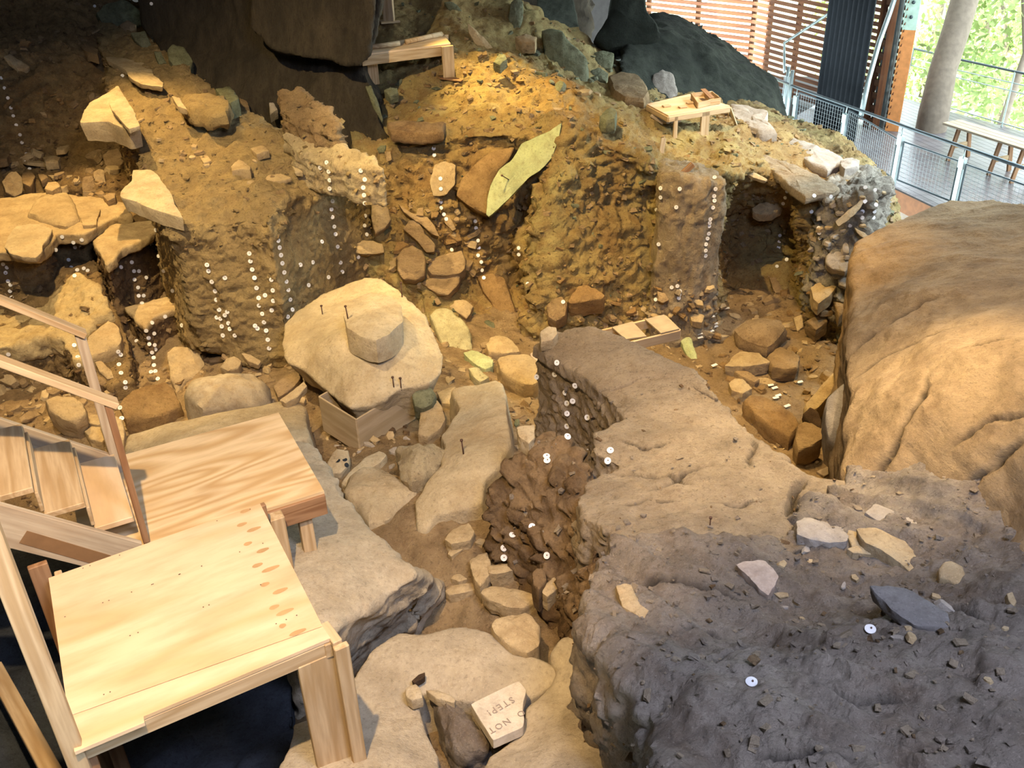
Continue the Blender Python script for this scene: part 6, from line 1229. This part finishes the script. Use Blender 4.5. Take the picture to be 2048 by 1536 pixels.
# ------------------------------------------------------------------ round tags
bmt = bmesh.new(); bmesh.ops.create_cone(bmt, cap_ends=True, segments=20, radius1=.0245, radius2=.0245, depth=.003)
tag_me = bpy.data.meshes.new('round_tag'); bmt.to_mesh(tag_me); bmt.free(); tag_me.materials.append(MATS['tag_white'])
bmn = bmesh.new(); bmesh.ops.create_cone(bmn, cap_ends=True, segments=8, radius1=.004, radius2=.004, depth=.012); nail_me = bpy.data.meshes.new('nail'); bmn.to_mesh(nail_me); bmn.free(); nail_me.materials.append(MATS['nail'])
def tags(pts, off, sc_, label, group, flat=False):
    for x, y in pts:
        px_, py_ = off[0] + x / sc_, off[1] + y / sc_; g_ = hit(px_, py_)
        if g_ is None: continue
        n_ = Vector((0, 0, 0))
        for dx, dy in ((0, 0), (5, 0), (-5, 0), (0, 5), (0, -5)):
            q_ = hit(px_ + dx, py_ + dy)
            if q_ and (q_[0] - g_[0]).length < .25: m_ = q_[1]; n_ += m_ if m_.dot(Vector(CAM) - q_[0]) > 0 else -m_
        tc_ = (Vector(CAM) - g_[0]).normalized(); n_ = (n_.normalized() * .7 + tc_ * .55).normalized()
        if flat: n_ = (n_ + Vector((0, 0, 1.2))).normalized()
        o = bpy.data.objects.new('round_tag', tag_me); col.objects.link(o); M = n_.to_track_quat('Z', 'Y').to_matrix().to_4x4(); M.translation = g_[0] + n_ * .012; o.matrix_world = M
        tag(o, label, 'tag', group)
        d_ = (g_[0] - Vector(CAM)).length
        if d_ < 12.5:
            c_ = bpy.data.objects.new('nail', nail_me); col.objects.link(c_); c_.parent = o; c_.location = (.003, .004, .002)
A45 = ((380, 380), 4.5175)
tags([(155,675),(170,730),(200,827),(230,912),(242,992),(265,1080)], *A45, 'round white tag in the leftmost column down the spur face', 'leftmost tag column on the spur face')
tags([(245,1150),(278,1160),(290,1231),(350,1203),(363,1255),(300,1312),(408,1312),(318,1130),(340,1100)], *A45, 'round white tag in the cluster at the bottom left of the spur face', 'tag cluster at the bottom left of the spur face')
tags([(316,792)], *A45, 'single round white tag between the first two columns on the spur face', None)
tags([(538,573),(547,641),(564,717),(583,794),(601,883)], *A45, 'round white tag in the second column down the spur face', 'second tag column on the spur face')
tags([(622,976),(680,951),(627,1042),(656,1117),(671,1192),(588,1225),(610,1250),(688,1269),(703,1351),(715,1428)], *A45, 'round white tag in the wavy lower column of the spur face', 'wavy lower tag column on the spur face')
tags([(738,809),(752,906),(755,1000),(740,1085)], *A45, 'round white tag in the short middle column of the spur face', 'short middle tag column on the spur face')
tags([(792,457),(805,520),(818,588),(830,662),(847,743),(866,827),(883,903),(901,989),(921,1083),(879,1145)], *A45, 'round white tag in the long central column of the spur face', 'long central tag column on the spur face')
tags([(994,677),(1105,653),(1067,860),(1248,787),(1188,469)], *A45, 'scattered round white tag around the animal shaped hollow in the spur face', 'scattered tags right of centre on the spur face')
tags([(1286,102),(1275,174),(1283,244),(1300,330),(1313,400),(1330,511),(1357,655),(1373,741),(1238,-248),(1179,-203),(1256,-167),(1265,-90),(1265,-13)], *A45, 'round white tag in the column under the raised corner of the spur', 'tag column under the raised corner of the spur')
tags([(1575,46),(1583,117),(1582,232),(1574,321),(1593,402),(1517,606),(1545,-176),(1581,-95),(1567,-22)], *A45, 'round white tag in the column at the right edge of the spur face', 'tag column at the right edge of the spur face')
A46 = ((0, 300), 4.6545)
tags([(1455,745),(1410,885),(1447,912),(1480,988),(1225,1045),(1245,1128),(1290,1128),(1358,1188),(1250,1205),(1525,1123),(1610,1310),(1290,1357),(1335,1355),(1322,1430),(1283,1280),(1123,1092)], *A46, 'dim round tag on the dark face of the upper left block', 'tags on the upper left block')
tags([(685,860),(700,903),(763,835),(755,905),(515,930),(640,1020),(665,1092),(783,1105),(820,1125),(695,1172),(720,1120),(580,808)], *A46, 'dim round tag on the dark terrace face beside the upper left block', 'tags on the terrace face')
tags([(30,1060),(68,1092),(55,1142),(77,1220),(100,1255),(95,1312),(112,1375)], *A46, 'round tag in the column under the pale rounded slab at far left', 'tag column under the rounded slab')
A29 = ((0, 0), 2.926)
tags([(10,455),(28,515),(47,573),(65,630),(78,680),(95,733),(117,787),(128,833),(152,900),(155,943),(173,990)], *A29, 'round white tag in the long column down the far left cut', 'tag column in the far left cut')
tags([(555,37),(887,22)], *A29, 'dim round tag on the rocks at the top left', 'dim tags at the top left'); tags([(717,445)], *A29, 'round white tag under the crown slab of the spur', None)
B29 = ((0, 450), 2.926)
tags([(888,573),(855,617),(900,635),(870,660),(875,697),(903,703),(907,728),(890,745),(900,778),(902,822),(910,858),(885,862),(925,902)], *B29, 'round tag in the double column on the lower left block', 'tag column on the lower left block')
tags([(800,680),(1067,587),(965,535)], *B29, 'stray round tag on the dark faces beside the lower left block', 'stray tags by the lower left block')
tags([(690,740),(705,760),(697,818),(708,868),(733,920),(735,950),(705,1070)], *B29, 'round tag in the column below the pale angular rock', 'tag column below the pale angular rock'); tags([(712,1133)], *B29, 'bright round tag lying on the ground above the back platform', None)
tags([(68,795),(90,820),(95,850),(50,755),(435,705),(455,775),(462,818)], *B29, 'dim round tag on the lowest dark face behind the handrails', 'tags behind the handrails')
C29 = ((650, 0), 2.926)
tags([(637,868),(640,908)], *C29, 'dim round tag high under the rim left of the green slab', 'upper pair of tags left of the green slab')
tags([(675,1045),(678,1105),(677,1182),(678,1218),(695,1255),(710,1282)], *C29, 'round tag in the column left of the brown rock mass', 'tag column left of the brown rock mass'); tags([(740,1463)], *C29, 'single tag among the rocks of the wall recess', None)
tags([(880,1293),(885,1335),(893,1357),(897,1408),(900,1450),(895,1495),(913,1534),(917,1581),(930,1626)], *C29, 'round white tag in the column on the orange recess', 'tag column on the orange recess')
tags([(1135,1451),(1135,1488),(1187,1661)], *C29, 'round white tag at the right edge of the orange recess', 'tags at the right edge of the recess'); tags([(1393,1768)], *C29, 'pale oval tag left of the orange angular boulder', None)
D38 = ((1120, 280), 3.84)
tags([(775,370),(918,375),(775,440),(742,533),(892,515)], *D38, 'round tag high on the fluted earth column', 'tags high on the fluted column'); tags([(758,800),(737,1225)], *D38, 'round tag along the crack of the fluted column', 'tags along the crack')
tags([(922,1160),(915,1187),(912,1213),(858,1130),(900,1120)], *D38, 'round tag in the small cluster at the foot of the fluted column', 'tags at the foot of the fluted column')
tags([(1188,290),(1192,375),(1182,430),(1185,465),(1173,518),(1152,608),(1147,635),(1143,660),(1140,718),(1130,755),(1118,800),(1116,848),(1115,888)], *D38, 'round white tag in the long column between fluted column and hollow', 'tag column beside the hollow')
E59 = ((1560, 300), 5.907)
tags([(85,488),(65,560),(40,630),(78,1298)], *E59, 'dim round tag inside the dark hollow', 'tags inside the hollow'); tags([(400,543),(597,550),(370,728)], *E59, 'round tag at the upper left of the rugged corner block', 'tags at the upper left of the corner block')
tags([(460,922),(467,978),(477,1040),(828,888)], *E59, 'round tag low on the rugged corner block', 'tags low on the corner block'); tags([(1005,608),(975,728),(970,800),(1010,445)], *E59, 'round tag in the left of two columns at the right of the corner block', 'left tag column of the corner block')
tags([(1130,650),(1113,725),(1100,800),(1128,475)], *E59, 'round tag in the right of two columns at the right of the corner block', 'right tag column of the corner block')
F29 = ((1348, 0), 2.926); tags([(620,1380),(617,1413),(612,1447),(660,1518),(602,1560)], *F29, 'dim round tag on the back wall of the hollow', 'tags on the back of the hollow')
G42 = ((1020, 640), 4.2675)
tags([(475,617),(560,557),(385,462),(405,365),(232,487),(490,710),(537,690),(488,797),(490,905),(487,1000),(663,830)], *G42, 'round tag on the left face of the middle baulk', 'tags on the left face of the middle baulk')
tags([(857,1118),(838,1203)], *G42, 'round tag on the small side face at the bend of the middle baulk', 'tags at the bend of the middle baulk'); tags([(312,1170),(317,1207)], *G42, 'bright round tag lying on top of the lower baulk', 'tags on top of the lower baulk', True)
H24 = ((500, 900), 2.4147)
tags([(1362,370),(1437,510)], *H24, 'round tag on the right part of the lower baulk face', 'tags right on the lower baulk'); tags([(1268,413)], *H24, 'bright round tag facing up on the rough lower baulk', None, True); tags([(1228,472),(1228,520)], *H24, 'round tag of the pair at the foot of the lower baulk', 'tag pair at the foot of the lower baulk')
tags([(1740,1261)], (0, 0), 1, 'round white tag lying on the brown earth of the near baulk', None, True); tags([(1503,1367)], (0, 0), 1, 'grey round tag on the blue shaded part of the near baulk', None, True)
# small paper cards in the pit
for k, (x, y) in enumerate([(240,590),(240,608),(215,632),(150,650),(152,670),(235,832),(565,950),(588,966),(608,1008),(595,1025),(735,930),(660,1070),(308,500),(222,550)]):
    g_ = hit(1348 + x / 2.926, 450 + y / 2.926)
    if g_: 
        a = np.array(g_[0]) + vz * .03; tag(board('paper_card', a - (.035, .01 * (k % 3), 0), a + (.035, .01 * (k % 2), .01), .045, .003, 'paper', None), 'small white paper card lying in the rubble of the right pit', 'card', 'paper cards in the right pit')

print('script seconds', round(time.time() - T0, 1))
